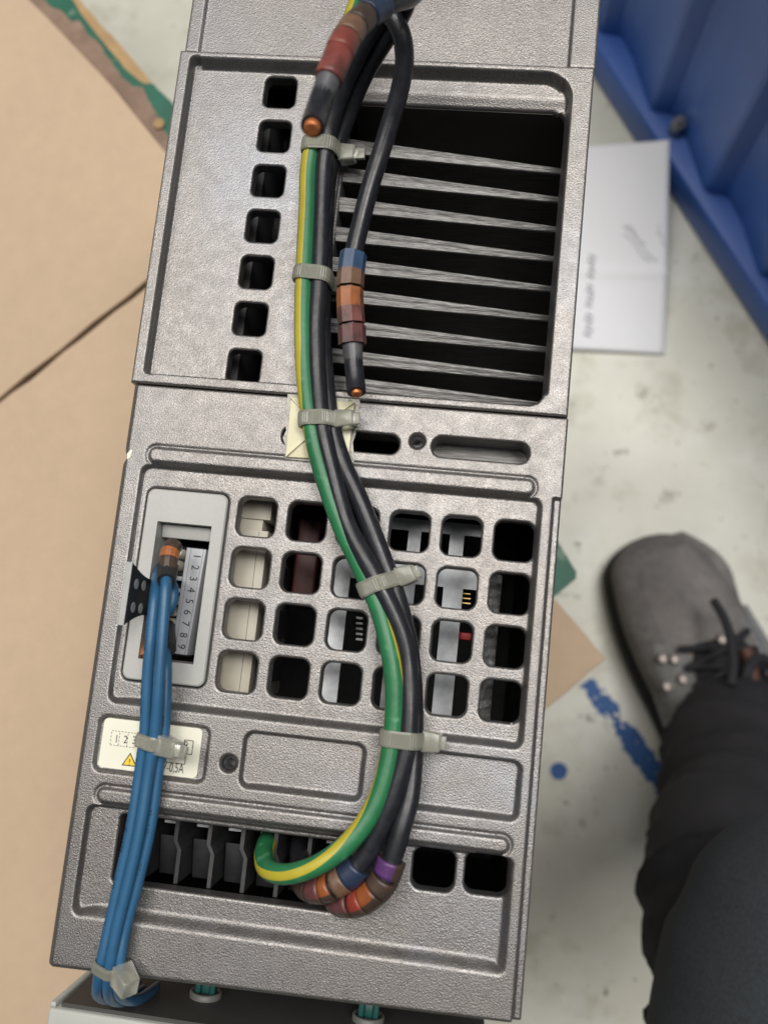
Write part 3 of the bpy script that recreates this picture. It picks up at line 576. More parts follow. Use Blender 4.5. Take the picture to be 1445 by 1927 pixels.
def h_frame(x, y):
    H = np.full_like(x, .35)
    d1 = -sd(x, y, (-51.1, 29.1, 41.5, 111.4), 1.1); d2 = -sd(x, y, (-60, 29.1, 30, 111.4), 6.0)
    d = np.where((x > 15) & (y > 95), d2, d1)
    left = np.clip((x+49)/4, 0, 1)
    wd = np.where(x < -49, .3, np.where(x > 27, 1.0, np.where(y > 100, 1.6, .8)))
    keep = sstep((np.maximum(y-43.2, -(x+12)*.35-.6))/1.2)     # the strip under the fins stays up
    H = H - 2.9*sstep(d/wd)*np.where(x > -17, np.maximum(keep, 0), 1)
    f = sstep((x+22)/6)*sstep((y-104.2)/.3)*sstep((d-.4)/.8)
    H = H - f*1.0*sstep((107.4-y)/2.9)
    return H
fh = [((-31.7-3.35, -31.7+3.35, 105.76-10.06*i-3.45, 105.76-10.06*i+3.45), 1.4, 2.6) for i in range(7)]
fh += [((-17.0, 28.15, 41.2, 104.7), 2.9, 1.3)]
plate('heatsink_frame', (-53.45, 33.0, 39.55, 112.5), .25, h_frame, fh, dr, 12)
def h_up(x, y):
    H = np.full_like(x, -.55)
    return pocket(H, x, y, (-50.0, 28.1, 104, 175), 1.0, .8, .5, .5, .5, .5)
plate('upper_plate', (-52.9, 33.25, 112.7, 165), .3, h_up, [], dr, 12)
# slot floors, screw holes
m_ = MB(); m_.box(7.2, 27, 29.2, 34.3, -8.4, -7.0); m_.build('slot_floor', ['fin'], dr)
for cx, cy in ((4.87, 32.4), (-24.0, -31.7)):
    m_ = MB(); R_ = []
    for k in range(15): R_.append([(cx+(1.26 if k % 2 else 1.05)*math.cos(a), cy+(1.26 if k % 2 else 1.05)*math.sin(a), -.9-k*.3) for a in np.linspace(0, 2*math.pi, 20, endpoint=False)])
    m_.loft(R_, 0, False, cap=(False, True)); m_.build('threaded_hole', ['thread'], dr)
# body: four sheet walls below the castings, and a partition
m_ = MB()
for b in ((-52.6, -51.2, -69, 165), (31.6, 32.8, -69, 165), (-51.2, 31.6, -69, -67.6), (-51.2, 31.6, 163.6, 165), (-51.2, 31.6, 39.0, 40.6), (-19, 31.6, 105.4, 108.4)):
    m_.box(*b, ZC, -12 if b[3]-b[2] > 100 or b[2] < -60 or b[3] > 160 else -6)
m_.build('body_shell', ['body'], dr)
m_ = MB(); m_.box(-51.2, 31.6, -67.6, 163.6, -120, -118); m_.build('inner_floor', ['black_plastic'], dr)
# fins
m_ = MB(); m_.box(-16, 31.5, 104.55, 105.35, -60, -4.3); m_.build('duct_panel', ['duct'], dr)
m_ = MB(); m_.box(-16.4, 31.4, 40.8, 104.5, -34, -30); m_.build('fin_gap_reflector', ['fin'], dr)  # plate added to throw some light back between the fins
rail = MB(); rail.box(-19.2, -16.4, 42, 99, -40, -3.4); rail.box(-21, -19.2, 41, 100, -40, -4.6); rail.build('fin_rail', ['fin'], dr, bevel=.35)
ys = [at(700, y, -5)[1] for y in (281, 335, 391, 447, 504, 560, 619, 675)]
for k, (y0, j) in enumerate(zip(ys + [ys[-1]-5.55], range(9))):
    m_ = MB(); rings = []
    for x in np.linspace(-16.6, 29.6, 10):
        f = (x+16.6)/46.2; zt_ = -3.6-6.0*f; lo_ = y0-1.85+1.15*f; hi_ = y0+1.45-.85*f; e_ = .12
        rings.append([(x, lo_+.15, -70), (x, lo_+.1, zt_-1.2), (x, lo_, zt_-.5), (x, lo_+.15, zt_-.22), (x, y0-.35+.1*f, zt_-.05), (x, y0+.2, zt_+e_), (x, hi_-.22, zt_+.08), (x, hi_, zt_-.2), (x, hi_-.05, -70)])
    m_.loft(rings, 0, False, cap=(True, True)); m_.build('heatsink_fin', ['fin'], dr)
# plastic bezel
bz = MB(); outer = rr(-47.2, -31.0, -18.5, 18.75, 1.5, 6); ZB = -1.35
ix0, ix1, iy0, iy1 = -44.45, -33.5, -14.45, 12.35
def ring_prism(mb_, outer, inner, z1, z0o, z0i, ch=.25):
    n = len(outer); I = []
    cx, cy = (ix0+ix1)/2, (iy0+iy1)/2
    for x, y in outer:
        # matching point on the rectangle by quadrant-preserving clamp
        I.append((min(max(cx+(x-cx)*1.02, inner[0]), inner[1]), min(max(cy+(y-cy)*1.02, inner[2]), inner[3])))
    O2 = [(x+(ch if x < cx else -ch), y+(ch if y < cy else -ch)) for x, y in outer]
    V = [(x, y, z0o) for x, y in outer]+[(x, y, z1-ch) for x, y in outer]+[(x, y, z1) for x, y in O2]+[(x, y, z1) for x, y in I]+[(x, y, z0i) for x, y in I]
    F_ = []
    for L in range(4):
        for i in range(n): j = (i+1) % n; F_.append((L*n+i, L*n+j, (L+1)*n+j, (L+1)*n+i))
    mb_.add(V, F_)
ring_prism(bz, outer, (ix0, ix1, iy0, iy1), ZB, -6, -12)
bezel = bz.build('terminal_bezel', ['grey_plastic'], dr)
m_ = MB(); m_.obox((-38.9, 10.9, -4.8), (5.4, 0, 0), (0, 1.3, .25), (0, 0, .5)); m_.build('ledge', ['grey_plastic'], bezel, bevel=.15)
m_ = MB(); m_.box(ix0-1, ix1+1, iy0-1, iy1+1, -24, -23); m_.build('slot_back', ['black_plastic'], bezel)
# connector with number strip
zs = -6.0
q = [at(352, 1030, zs), at(389, 1034, zs), at(352, 1233, zs), at(322, 1229, zs)]
s_tl, s_tr, s_br, s_bl = q
tb = MB(); tb.add([*q, *[p-np.array([0, 0, 9]) for p in q]], [(0, 3, 2, 1), (0, 1, 5, 4), (1, 2, 6, 5), (2, 3, 7, 6), (3, 0, 4, 7)])
tblk = tb.build('number_strip', ['strip'], dr, bevel=.15)
m_ = MB(); vx = (s_tr-s_tl); vy = (s_tl-s_bl); uy = vx/np.linalg.norm(vx); ux = -vy/np.linalg.norm(vy)
for k in range(9):
    c = s_tl + vx*.60 + (s_bl-s_tl)*(.075+k*.1065) + (s_br-s_bl-vx)*(k/9)*.6; c = c+np.array([0, 0, .06])
    text_on(m_, str(k+1), c, ux, uy, 1.55, .95, centre=True)
m_.build('digits', ['ink'], tblk)
m_ = MB(); p0 = s_tl+vx*.22+np.array([0, 0, .05]); p1 = s_bl+(s_br-s_bl)*.22+np.array([0, 0, .05]); dx = vx*.015
m_.add([p0, p0+dx, p1+dx, p1], [(0, 3, 2, 1)]); p0 = s_tl+vx*.86+np.array([0, 0, .05]); p1 = s_bl+(s_br-s_bl)*.86+np.array([0, 0, .05]); m_.add([p0, p0+dx, p1+dx, p1], [(0, 3, 2, 1)]); m_.build('printed_line', ['flap_dark'], tblk)
for k, (x, y) in enumerate(((336, 1040), (330, 1062), (322, 1128), (319, 1150), (322, 1172))):
    c = at(x, y, -6.5); m_ = MB(); m_.loft([[(c[0]+r_*math.cos(a), c[1]+r_*math.sin(a), z) for a in np.linspace(0, 2*math.pi, 14, endpoint=False)] for r_, z in ((1.0, -14), (1.0, -6.3), (.8, -6.05))], 0, True)
    m_.build('clamp_screw', ['cream'], dr)
for k in range(7):
    c = at(330-2.2*k, 1088+22*k, -8); m_ = MB(); m_.box(c[0]-1.2, c[0]+1.5, c[1]-.4, c[1]+.4, -16, -7.6); m_.build('clamp_wall', ['strip'], dr)
m_ = MB(); c = at(300, 1130, -12); m_.box(-43.6, -37, -13.6, 9.0, -20, -12); m_.build('connector_body', ['black_plastic'], dr, bevel=.3)
# shield flap with four holes: upright plate
fp0, fp1 = at(291, 1066, -1), at(283, 1186, -1); fy0, fy1 = min(fp0[1], fp1[1]), max(fp0[1], fp1[1]); fx = -43.9; HT = 11.5
flp = thing('x', (0, 0, 0), None, None); bpy.data.objects.remove(flp)
def flap_out(yc, hh):            # outline in (y, z): concave sides
    L = [];  n = 9
    for k in range(n): f = k/(n-1); L.append((yc-hh*(1-.40*math.sin(f*math.pi*.62)), -2+ (HT+2)*(1-f)))
    R_ = [(2*yc-y, z) for y, z in L[::-1]]
    return L, R_
yc = at(250, 1118, HT)[1]; hh = 5.7
L, R_ = flap_out(yc, hh)
m_ = MB(); n = len(L)
V = []; 
for x in (fx-.55, fx+.55):
    V += [(x, y, z) for y, z in L] + [(x, y, z) for y, z in R_[::-1]]
Fc = []
for k in range(n-1):
    Fc += [(k, k+1, n+k+1, n+k), (2*n+k, 3*n+k, 3*n+k+1, 2*n+k+1), (k, 2*n+k, 2*n+k+1, k+1), (n+k, n+k+1, 3*n+k+1, 3*n+k)]
Fc += [(0, n, 3*n, 2*n), (n-1, 3*n-1, 4*n-1, 2*n-1)]
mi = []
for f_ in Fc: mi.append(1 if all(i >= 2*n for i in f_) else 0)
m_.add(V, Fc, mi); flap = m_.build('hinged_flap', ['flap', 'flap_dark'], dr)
for y_, z_ in ((yc+2.0, 8.1), (yc-2.3, 8.1), (yc+2.0, 4.2), (yc-2.3, 4.2)):
    m_ = MB(); m_.loft([[(x, y_+.98*math.cos(a), z_+.98*math.sin(a)) for a in np.linspace(0, 2*math.pi, 16, endpoint=False)] for x in (fx+.3, fx+.62)], 0, False); m_.build('flap_hole', ['grey_plastic'], flap)
# rating label
lb = MB(); lb.prism(rr(-49.1, -29.9, -35.25, -26.1, .9), -1.35, -1.0); lab = lb.build('rating_label', ['sticker'], dr)
m_ = MB(); zl = -.97; tl = 1.45
lx = lambda px, py: at(px, py, zl)
for s_, px_ in (('1', 220), ('2', 237), ('3', 253)): text_on(m_, s_, lx(px_, 1390 + (px_-220)*.08), (1, -.0, 0), (0, 1, 0), tl, .8, centre=True)
text_on(m_, '9', lx(350, 1402), (1, 0, 0), (0, 1, 0), tl, .8, centre=True)
text_on(m_, '0V-0,5A', lx(297, 1449.5), (1, 0, 0), (0, 1, 0), 1.75, .60)
def line(mb_, a, b, wd=.07, mi=0):
    a, b = np.array(a), np.array(b); d = (b-a)/np.linalg.norm(b-a); nn = np.array([-d[1], d[0], 0])*wd; mb_.add([a-nn, b-nn, b+nn, a+nn], [(0, 1, 2, 3)], mi)
def dash(mb_, a, b, n):
    a, b = np.array(a), np.array(b)
    for k in range(n): line(mb_, a+(b-a)*(k+.1)/n, a+(b-a)*(k+.65)/n, .055)
xa = [-47.35, -45.75, -44.1, -42.4]; ya, yb = -31.0, -28.35
for x in xa: dash(m_, (x, ya, zl), (x, yb, zl), 4)
dash(m_, (xa[0], ya, zl), (xa[-1], ya, zl), 8); dash(m_, (xa[0], yb, zl), (xa[-1], yb, zl), 8)
def rect(x0, x1, y0, y1):
    line(m_, (x0, y0, zl), (x1, y0, zl)); line(m_, (x0, y1, zl), (x1, y1, zl)); line(m_, (x0, y0, zl), (x0, y1, zl)); line(m_, (x1, y0, zl), (x1, y1, zl))
rect(-33.1, -31.4, -31.0, -28.5); rect(-36.2, -32.5, -32.9, -31.0)
m_.build('printing', ['ink'], lab)
t0, t1, t2 = lx(246, 1416), lx(229, 1440), lx(258, 1443.5)
m_ = MB(); m_.add([t0, t1, t2], [(0, 1, 2)]); cc = (t0+t1+t2)/3; m_.add([cc+(t-cc)*.78+np.array([0, 0, .02]) for t in (t0, t1, t2)], [(0, 1, 2)], 1)
text_on(m_, '!', cc+np.array([0, -.05, .04]), (1, 0, 0), (0, 1, 0), 1.15, 1.0, 0, True); m_.build('warning_triangle', ['ink', 'yellow'], lab)
# terminal comb behind the long opening
zt = -8.0
tops = [at(x, y, zt) for x, y in ((272, 1541), (335, 1548), (397, 1555), (459, 1562), (521, 1568), (585, 1575), (650, 1582))]
for p in tops:
    m_ = MB(); y0 = -43.0; x = p[0]
    path = [(x, -42.6), (x, -48.3), (x+.45, -49.0), (x+1.0, -50.0), (x+1.05, -56.2)]
    lo = [(a-.38, b) for a, b in path]; hi = [(a+.38, b) for a, b in path[::-1]]
    m_.prism(lo+hi, -32, zt); m_.build('terminal_partition', ['edge_plastic'], dr)
for k in range(len(tops)-1):
    x0, x1 = tops[k][0], tops[k+1][0]; m_ = MB()
    m_.obox(((x0+x1)/2+.9, -52.6, -14.5), ((x1-x0)/2-1.2, 0, 0), (0, 4.0, 1.2), (0, 0, .5)); m_.build('terminal_face', ['dark_plastic'], dr, bevel=.3)
    m_ = MB(); m_.box((x0+x1)/2-.9, (x0+x1)/2+1.6, -46.4, -45.9, -14, -13.5); m_.build('terminal_contact', ['cream' if k > 2 else 'galv'], dr)
# things seen through the vent holes
for (xa_, xb_) in (((-35, at(505, 1000, -9)[0])),):
    m_ = MB(); m_.box(xa_, xb_, -24, 13.2, -40, -9); m_.box(xa_, xb_-1.6, 13.2, 15.6, -40, -10.2); m_.box(xa_, xb_, 15.6, 24, -40, -9.6); m_.box(xb_-1.9, xb_-1.75, -24, 13, -9, -8.93, 1)
    m_.build('relay_block', ['cream', 'flap_dark'], dr, bevel=.2)
for k in range(5):
    xb_ = at(505, 1000, -9)[0]; m_ = MB(); m_.box(xb_+.3, xb_+2.2, 13-9*k-3, 13-9*k+3, -30, -13); m_.build('relay_pin', ['dark_plastic'], dr)
g = MB(); zg = -17.0
def gb(xa_, xb_, ya_, yb_, zz=zg): g.box(xa_, xb_, ya_, yb_, zz-1.2, zz)
yA0, yA1 = at(770, 998, zg)[1], at(770, 976, zg)[1]; yB0, yB1 = at(850, 1106, zg)[1], at(850, 1045, zg)[1]
gx0, gx1 = at(625, 1100, zg)[0], at(908, 1080, zg)[0]
gb(at(690, 985, zg)[0], gx1, yA0, yA1); gb(gx0, gx1, yB0, yB1)
for xl, xr, yy in ((832, 869, 1130), (735, 778, 1130), (618, 652, 1150)): gb(at(xl, yy, zg)[0], at(xr, yy, zg)[0], -26, yB0)
for xl, xr, yy in ((846, 873, 1015), (768, 792, 1010)): gb(at(xl, yy, zg)[0], at(xr, yy, zg)[0], yB1, yA0)
g.build('steel_bracket', ['galv'], dr)
xl_, xr_ = at(905, 1200, -13)[0], at(935, 1200, -16)[0]; m_ = MB(); nx_, ny_ = 9, 90
V = []
for j in range(ny_+1):
    for i in range(nx_+1): V.append((xl_+(xr_-xl_)*i/nx_, 9.5-32*j/ny_, -13-3.5*(i/nx_)**1.5+.55*rng.rand()+.5*math.sin(j*1.1+i*.3)))
Fc = [(j*(nx_+1)+i, (j+1)*(nx_+1)+i, (j+1)*(nx_+1)+i+1, j*(nx_+1)+i+1) for j in range(ny_) for i in range(nx_)]
m_.add(V, Fc, 0, True); m_.box(xl_, xr_, -22.6, 9.6, -40, -18); m_.build('ribbed_pillar', ['pillar'], dr)
m_ = MB(); c = at(866, 1196, -20); m_.box(c[0]-.3, c[0]+2.3, c[1]-.8, c[1]+.7, -26, -20); m_.build('red_plug', ['red'], dr, bevel=.2)
for k in range(3):
    c = at(876, 1117+9*k, -20); m_ = MB(); m_.box(c[0]-1, c[0]+1, c[1]-.12, c[1]+.12, -24, -20); m_.build('pin', ['gold'], dr)
for k in range(5):
    c = at(676, 1163+10*k, -20); m_ = MB(); m_.box(c[0]-.7, c[0]+.7, c[1]-.22, c[1]+.22, -24, -20); m_.build('pin', ['galv'], dr)
c = at(572, 1080, -20); m_ = MB(); m_.box(c[0]-2.4, c[0]+2.6, c[1]-7, c[1]+12, -34, -20); m_.build('capacitor', ['maroon'], dr, bevel=.6)
# little component faces seen behind the side column of holes
xd = at(474, 511, -13)[0]; m_ = MB(); m_.box(xd-6, xd, 40.8, 112, -40, -13); m_.box(xd-6, xd-2.2, 40.8, 112, -12.95, -11); m_.build('duct_wall', ['dark_plastic'], dr, bevel=.3)
for yy in (256, 424):
    c = at(528, yy, -26); m_ = MB(); m_.loft([[(c[0]+r_*math.cos(a), c[1]+r_*math.sin(a), z) for a in np.linspace(0, 2*math.pi, 24, endpoint=False)] for r_, z in ((4.2, -40), (4.2, -27), (3.6, -26), (1.4, -25.6))], 0, True); m_.build('fan_hub', ['edge_plastic'], dr)
# front cover: upright panel in front with a lip, clip posts on its inner side
zc = -12.0
cy = at(110, 1899, zc)[1]; cxl = at(92, 1898, zc)[0]
m_ = MB(); m_.box(cxl, 29, cy-6, cy, ZC, zc); cov = m_.build('front_cover', ['cover'], dr, bevel=.5)
m_ = MB(); m_.box(cxl+2.0, 28.6, cy, cy+.8, ZC, zc-1.2); m_.build('cover_shade_sheet', ['cover_shade'], cov)  # thin dark sheet that paints the shade inside the cover
m_ = MB(); m_.box(cxl, cxl+1.2, cy+.02, cy+1.0, ZC, zc-.4); m_.build('cover_lip', ['cover'], cov, bevel=.3)
for px_, py_ in ((385, 1890), (690, 1944)):
    c = at(px_, py_, zc-14); yb = cy+.8
    m_ = MB(); A = np.linspace(0, 2*math.pi, 24, endpoint=False)
    m_.loft([[(c[0]+r_*math.cos(a), yb+dy, c[2]+r_*math.sin(a)) for a in A] for r_, dy in ((3.3, 0), (3.3, 1.0), (2.9, 1.3), (2.6, .6))], 0, True); m_.build('clip_collar', ['collar'], cov)
    for sg in (-1, 1):
        m_ = MB(); m_.box(c[0]+sg*1.5-.6, c[0]+sg*1.5+.6, yb+.3, yb+5.6, c[2]-1.4, c[2]+1.4); m_.build('clip_prong', ['teal'], cov, bevel=.3)
    m_ = MB(); m_.box(c[0]-1.0, c[0]+1.0, yb+.3, yb+3.2, c[2]-1.0, c[2]+.4); m_.build('clip_core', ['teal'], cov, bevel=.25)

# ================================================================== CABLES
GRP = 'thick cables tied in a bundle over the drive'
rb = 1.82
# earth wire
Pg = pxpath([(690, -40, 14), (668, 20, 11), (640, 105, 8), (604, 225, 3.6), (584, 300, 2.6), (579, 400, 2.4), (573, 520, 2.4), (571, 610, 2.6), (574, 700, 2.8), (583, 780, 3.4), (598, 855, 3.6), (624, 940, 3.8), (652, 1010, 4), (688, 1085, 4.6), (715, 1150, 5), (731, 1210, 5.4), (741, 1270, 5.6), (743, 1330, 5.6), (736, 1405, 5.6), (719, 1480, 6), (692, 1540, 6.4), (648, 1593, 7), (595, 1629, 7), (538, 1645, 5.5), (505, 1636, 2.5), (497, 1612, -2.0), (501, 1590, -7), (506, 1578, -13)], .55)
qg = pix(Pg)[:, 1]; i_low = int(np.argmax(qg))
prog = np.where(np.arange(len(Pg)) <= i_low, qg, 2*qg.max()-qg)
KEY = np.array([(-100, 25), (300, 25), (650, 26), (760, 48), (830, 80), (960, 110), (1080, 118), (1180, 116), (1300, 90), (1400, 88), (1500, 70), (1580, 40), (1640, 0), (1660, -10), (1760, -30)])
cable('earth_wire', Pg, rb*1.0, ['cab_green', 'cab_yellow'], 'green wire with a yellow stripe running down the bundle into the terminals', 'wire', GRP, stripes=lambda i: math.radians(np.interp(prog[i], KEY[:, 0], KEY[:, 1])), wob=.04)
# black cable that ends under the blue sleeve
Pa = pxpath([(752, -60, 20), (735, 10, 20), (690, 75, 15), (648, 160, 8), (622, 240, 4), (611, 300, 2.8), (606, 400, 2.3), (601, 520, 2.4), (595, 610, 2.5), (597, 700, 2.8), (606, 800, 3.6), (624, 880, 3.8), (653, 985, 4.2), (694, 1065, 5.4), (731, 1134, 5.4), (757, 1195, 5.2), (768, 1250, 5.0), (771, 1320, 5.4), (767, 1392, 5.6), (757, 1440, 5.6), (738, 1500, 5.6), (712, 1565, 5.2), (682, 1618, 4.6), (652, 1650, 4.2), (612, 1672, 3.4), (580, 1668, .5), (567, 1640, -3.5), (563, 1610, -8), (565, 1585, -14)], .55)
cA = cable('power_cable', Pa, rb, 'cab_black', 'black cable in the bundle ending at the lower terminals in navy and orange marker sleeves', 'cable', GRP, wob=.03)
Pb = pxpath([(760, -60, 24), (766, -5, 24), (750, 38, 19), (716, 90, 13), (682, 150, 7), (655, 215, 2.6), (634, 275, .3), (619, 330, -.4), (613, 400, -.6), (609, 520, -.6), (606, 610, -.2), (611, 700, .8), (622, 790, 2.0), (641, 861, 2.6), (678, 944, 3.0), (716, 1040, 3.2), (742, 1110, 3.2), (762, 1180, 2.6), (774, 1250, 2.2), (778, 1320, 2.4), (779, 1392, 3.0), (777, 1440, 3.4), (771, 1500, 4.2), (756, 1555, 5.0), (741, 1606, 5.0), (723, 1655, 4.6), (690, 1690, 3.8), (655, 1700, 1.5), (632, 1690, -3), (626, 1650, -9), (628, 1610, -15)], .55)
cB = cable('power_cable', Pb, rb*.97, 'cab_black', 'black cable in the bundle ending at the lower terminals in violet and scarlet marker sleeves', 'cable', GRP, wob=.03)
def sleeves(P, parent, specs, r_, nseg=8, smooth=False, half=None):
    for (p0, p1, m, f, nm) in specs:
        i0, i1 = idx(P, *p0), idx(P, *p1); i0, i1 = min(i0, i1), max(i0, i1)
        if i1-i0 < 2: i1 = i0+2
        sleeve(nm, P, i0, i1, r_*f, m, parent, nseg, smooth=smooth, rot=.2+rng.rand()*.1, half=half if m not in ('r_navy', 'r_bronze', 'r_brown') else None)
MS = 'marker_sleeve'
sleeves(Pa, cA, [((672, 1628), (651, 1650), 'r_navy', 1.02, MS), ((650, 1650), (628, 1667), 'r_bronze', 1.0, MS), ((627, 1668), (610, 1673), 'shade_orange', .98, MS), ((609, 1673), (590, 1671), 'r_darkred', 1.0, MS), ((589, 1671), (566, 1640), 'r_brown', .98, MS)], 2.55, 20, True, (-.62, .55, .56))
sleeves(Pb, cB, [((737, 1618), (727, 1648), 'r_violet', 1.0, MS), ((726, 1650), (707, 1676), 'r_brown', 1.02, MS), ((706, 1677), (686, 1692), 'shade_orange', .98, MS), ((685, 1693), (667, 1699), 'r_scarlet', 1.0, MS), ((666, 1699), (632, 1688), 'r_darkred', .98, MS)], 2.55, 20, True, (-.62, .55, .56))
# two loose tails with bare copper ends
Pl = pxpath([(800, -70, 24), (778, -12, 28), (742, 2, 33), (700, 22, 37), (664, 54, 41), (641, 94, 43.5), (622, 140, 45), (606, 182, 45.5), (596, 212, 46.5), (588, 238, 48.5)], .5)
cL = cable('power_cable', Pl, rb*.98, 'cab_black', 'short loose black cable end in the foreground with red sleeves and a blurred copper tip', 'cable', GRP)
sleeves(Pl, cL, [((722, 12), (689, 30), 'r_navy', 1.0, MS), ((688, 31), (668, 50), 'r_brown', .97, MS), ((667, 51), (652, 74), 'r_bronze', 1.0, MS), ((651, 75), (638, 102), 'd_red', 1.03, MS), ((637, 103), (620, 148), 'd_red', .99, MS)], 2.3, 10, True)
i0 = idx(Pl, 620, 146); sleeve('end_sleeve', Pl, i0, len(Pl)-2, 1.9, 'sleeve', cL, 16, 1.55, smooth=True); cap_end = len(Pl)-1
Te = Pl[-1]-Pl[-4]; Te /= np.linalg.norm(Te); Pe = np.array([Pl[-2]+Te*t for t in np.linspace(-.2, 1.5, 6)]); sleeve('copper_end', Pe, 0, 5, 1.32, 'copper', cL, 16, 1.2, smooth=True, lip=.45)
Ph = pxpath([(690, -8, 20), (728, 20, 22), (754, 62, 21), (761, 110, 18.5), (752, 170, 15.5), (736, 225, 13), (716, 290, 11), (697, 350, 10), (680, 415, 9.3), (667, 470, 9.0), (660, 520, 8.8), (659, 570, 8.4), (662, 620, 7.8), (665, 680, 7.4), (669, 718, 7.6), (671, 738, 8.2)], .5)
cH = cable('power_cable', Ph, rb*.98, 'cab_black', 'loose looped black cable hanging over the fins with five marker sleeves and a copper tip', 'cable', GRP)
sleeves(Ph, cH, [((663, 478), (660, 510), 'r_blue', .99, MS), ((660, 511), (659, 542), 'r_bronze', 1.0, MS), ((659, 543), (660, 577), 'r_orange', .98, MS), ((660, 578), (662, 611), 'r_red', 1.0, MS), ((662, 612), (664, 648), 'r_darkred', 1.02, MS)], 2.62)
i0 = idx(Ph, 664, 644); sleeve('end_sleeve', Ph, i0, len(Ph)-2, 2.0, 'sleeve', cH, 16, 1.45, smooth=True)
Te = Ph[-1]-Ph[-4]; Te /= np.linalg.norm(Te); Pe = np.array([Ph[-2]+Te*t for t in np.linspace(-.2, 1.1, 6)]); sleeve('copper_end', Pe, 0, 5, 1.12, 'copper', cH, 14, .95, smooth=True, lip=.4)
# ------------------------------------------------------------------ blue wires
BG = 'thin blue wires tied together down the left side'
b1 = pxpath([(317, 1050, 2), (315, 1075, 3.5), (313, 1100, 6.2), (307, 1180, 7.0), (300, 1280, 6.6), (292, 1380, 5.0), (281, 1450, 4.2), (264, 1560, 4.0), (242, 1660, 3.8), (220, 1750, 3.6), (208, 1815, 3.2), (204, 1852, 1.0), (209, 1878, -5), (232, 1884, -13), (262, 1868, -24), (300, 1840, -40)], .5)
b2 = pxpath([(300, 1070, -6), (296, 1088, 0), (292, 1120, 4.6), (284, 1200, 5.6), (277, 1290, 4.8), (273, 1380, 3.6), (264, 1450, 2.8), (247, 1560, 2.6), (225, 1660, 2.4), (205, 1750, 2.4), (191, 1815, 2.4), (185, 1852, .5), (186, 1872, -5), (208, 1880, -13), (246, 1862, -24), (290, 1836, -40)], .5)
b3 = pxpath([(306, 1190, -8), (310, 1215, -1), (313, 1245, 2.6), (313, 1300, 3.2), (309, 1380, 2.8), (298, 1450, 2.4), (283, 1560, 2.2), (260, 1660, 2.2), (236, 1750, 2.2), (225, 1815, 2.4), (222, 1852, .5), (230, 1876, -5), (256, 1882, -12), (282, 1868, -22), (312, 1842, -40)], .5)
b4 = pxpath([(318, 1085, -6), (322, 1096, -2), (327, 1108, -.2), (326, 1130, .2), (318, 1150, 0), (305, 1158, -1), (292, 1152, -3)], .4)
RB = 1.06
w1 = cable('blue_wire', b1, RB, 'cab_blue', 'middle blue wire of the three, leaving the black boot under the orange ring', 'wire', BG, 14)
w2 = cable('blue_wire', b2, RB, 'cab_blue', 'leftmost blue wire of the three, passing close by the holed flap', 'wire', BG, 14)
w3 = cable('blue_wire', b3, RB, 'cab_blue', 'rightmost blue wire of the three, with the print TEW 105C near the bezel', 'wire', BG, 14)
cable('blue_wire', b4, RB*.92, 'cab_blue', 'short blue wire loop tucked inside the terminal slot beside the number strip', 'wire', BG, 14)
def wire_print(P, words, ang0, r_, h, par):
    T, Nn, Bq = frames(P); d = np.concatenate([[0], np.cumsum(np.linalg.norm(np.diff(P, axis=0), axis=1))]); m_ = MB()
    for s_, pxy, flip in words:
        V, Fc = text_geo(s_); st = d[idx(P, *pxy)]; W = []
        for v in V:
            u = st + v[0]*h*.8*(-1 if flip else 1); a = ang0 + (v[1]-.5)*h/r_*(1 if flip else -1)
            p = np.array([np.interp(u, d, P[:, k]) for k in range(3)]); nn = np.array([np.interp(u, d, Nn[:, k]) for k in range(3)]); bb = np.array([np.interp(u, d, Bq[:, k]) for k in range(3)])
            W.append(p+(r_+.02)*(math.cos(a)*nn+math.sin(a)*bb))
        m_.add(W, Fc)
    m_.build('wire_print', ['wire_ink'], par)
wire_print(b2, [('0.5sqmm', (283, 1225), True), ('22AWG', (262, 1345), True), ('TEW', (266, 1440), True), ('22AWG', (238, 1605), True), ('105C', (222, 1680), True), ('TEW', (206, 1750), True)], .55, RB, 1.15, w2)
wire_print(b3, [('TEW', (313, 1268), False), ('105C', (312, 1340), False), ('22AWG', (289, 1520), False), ('TEW', (269, 1620), False)], -.15, RB, 1.15, w3)
# boots and marker rings on the blue wire ends
i0, i1 = idx(b1, 315, 1075), idx(b1, 313, 1093)
sleeve('boot', b1, max(i0-2, 0), i1, 2.1, 'black_plastic', w1, 10, 1.75, rot=.3)
bt = spline([at(x, y, z) for x, y, z in ((328, 1026, 1.0), (322, 1036, 2.2), (318, 1052, 3.0), (316, 1072, 3.6))], .3)
n_ = len(bt)
sleeve('marker_sleeve', bt, 0, int(n_*.32), 1.75, 'r_brown', w1, 12, rot=.1); sleeve('marker_sleeve', bt, int(n_*.32), int(n_*.58), 1.85, 'r_orange', w1, 12); sleeve('marker_sleeve', bt, int(n_*.58), n_-1, 1.8, 'r_brown', w1, 12)
bt2 = spline([at(x, y, z) for x, y, z in ((272, 1190, -6), (270, 1212, -4), (272, 1236, -3))], .3); sleeve('marker_sleeve', bt2, 0, len(bt2)-1, 1.3, 'r_orange', w2, 12)
bt3 = spline([at(x, y, z) for x, y, z in ((314, 1180, -6), (315, 1200, -2), (315, 1222, 1.2))], .3); sleeve('boot', bt3, 0, len(bt3)-1, 1.7, 'black_plastic', w3, 12)

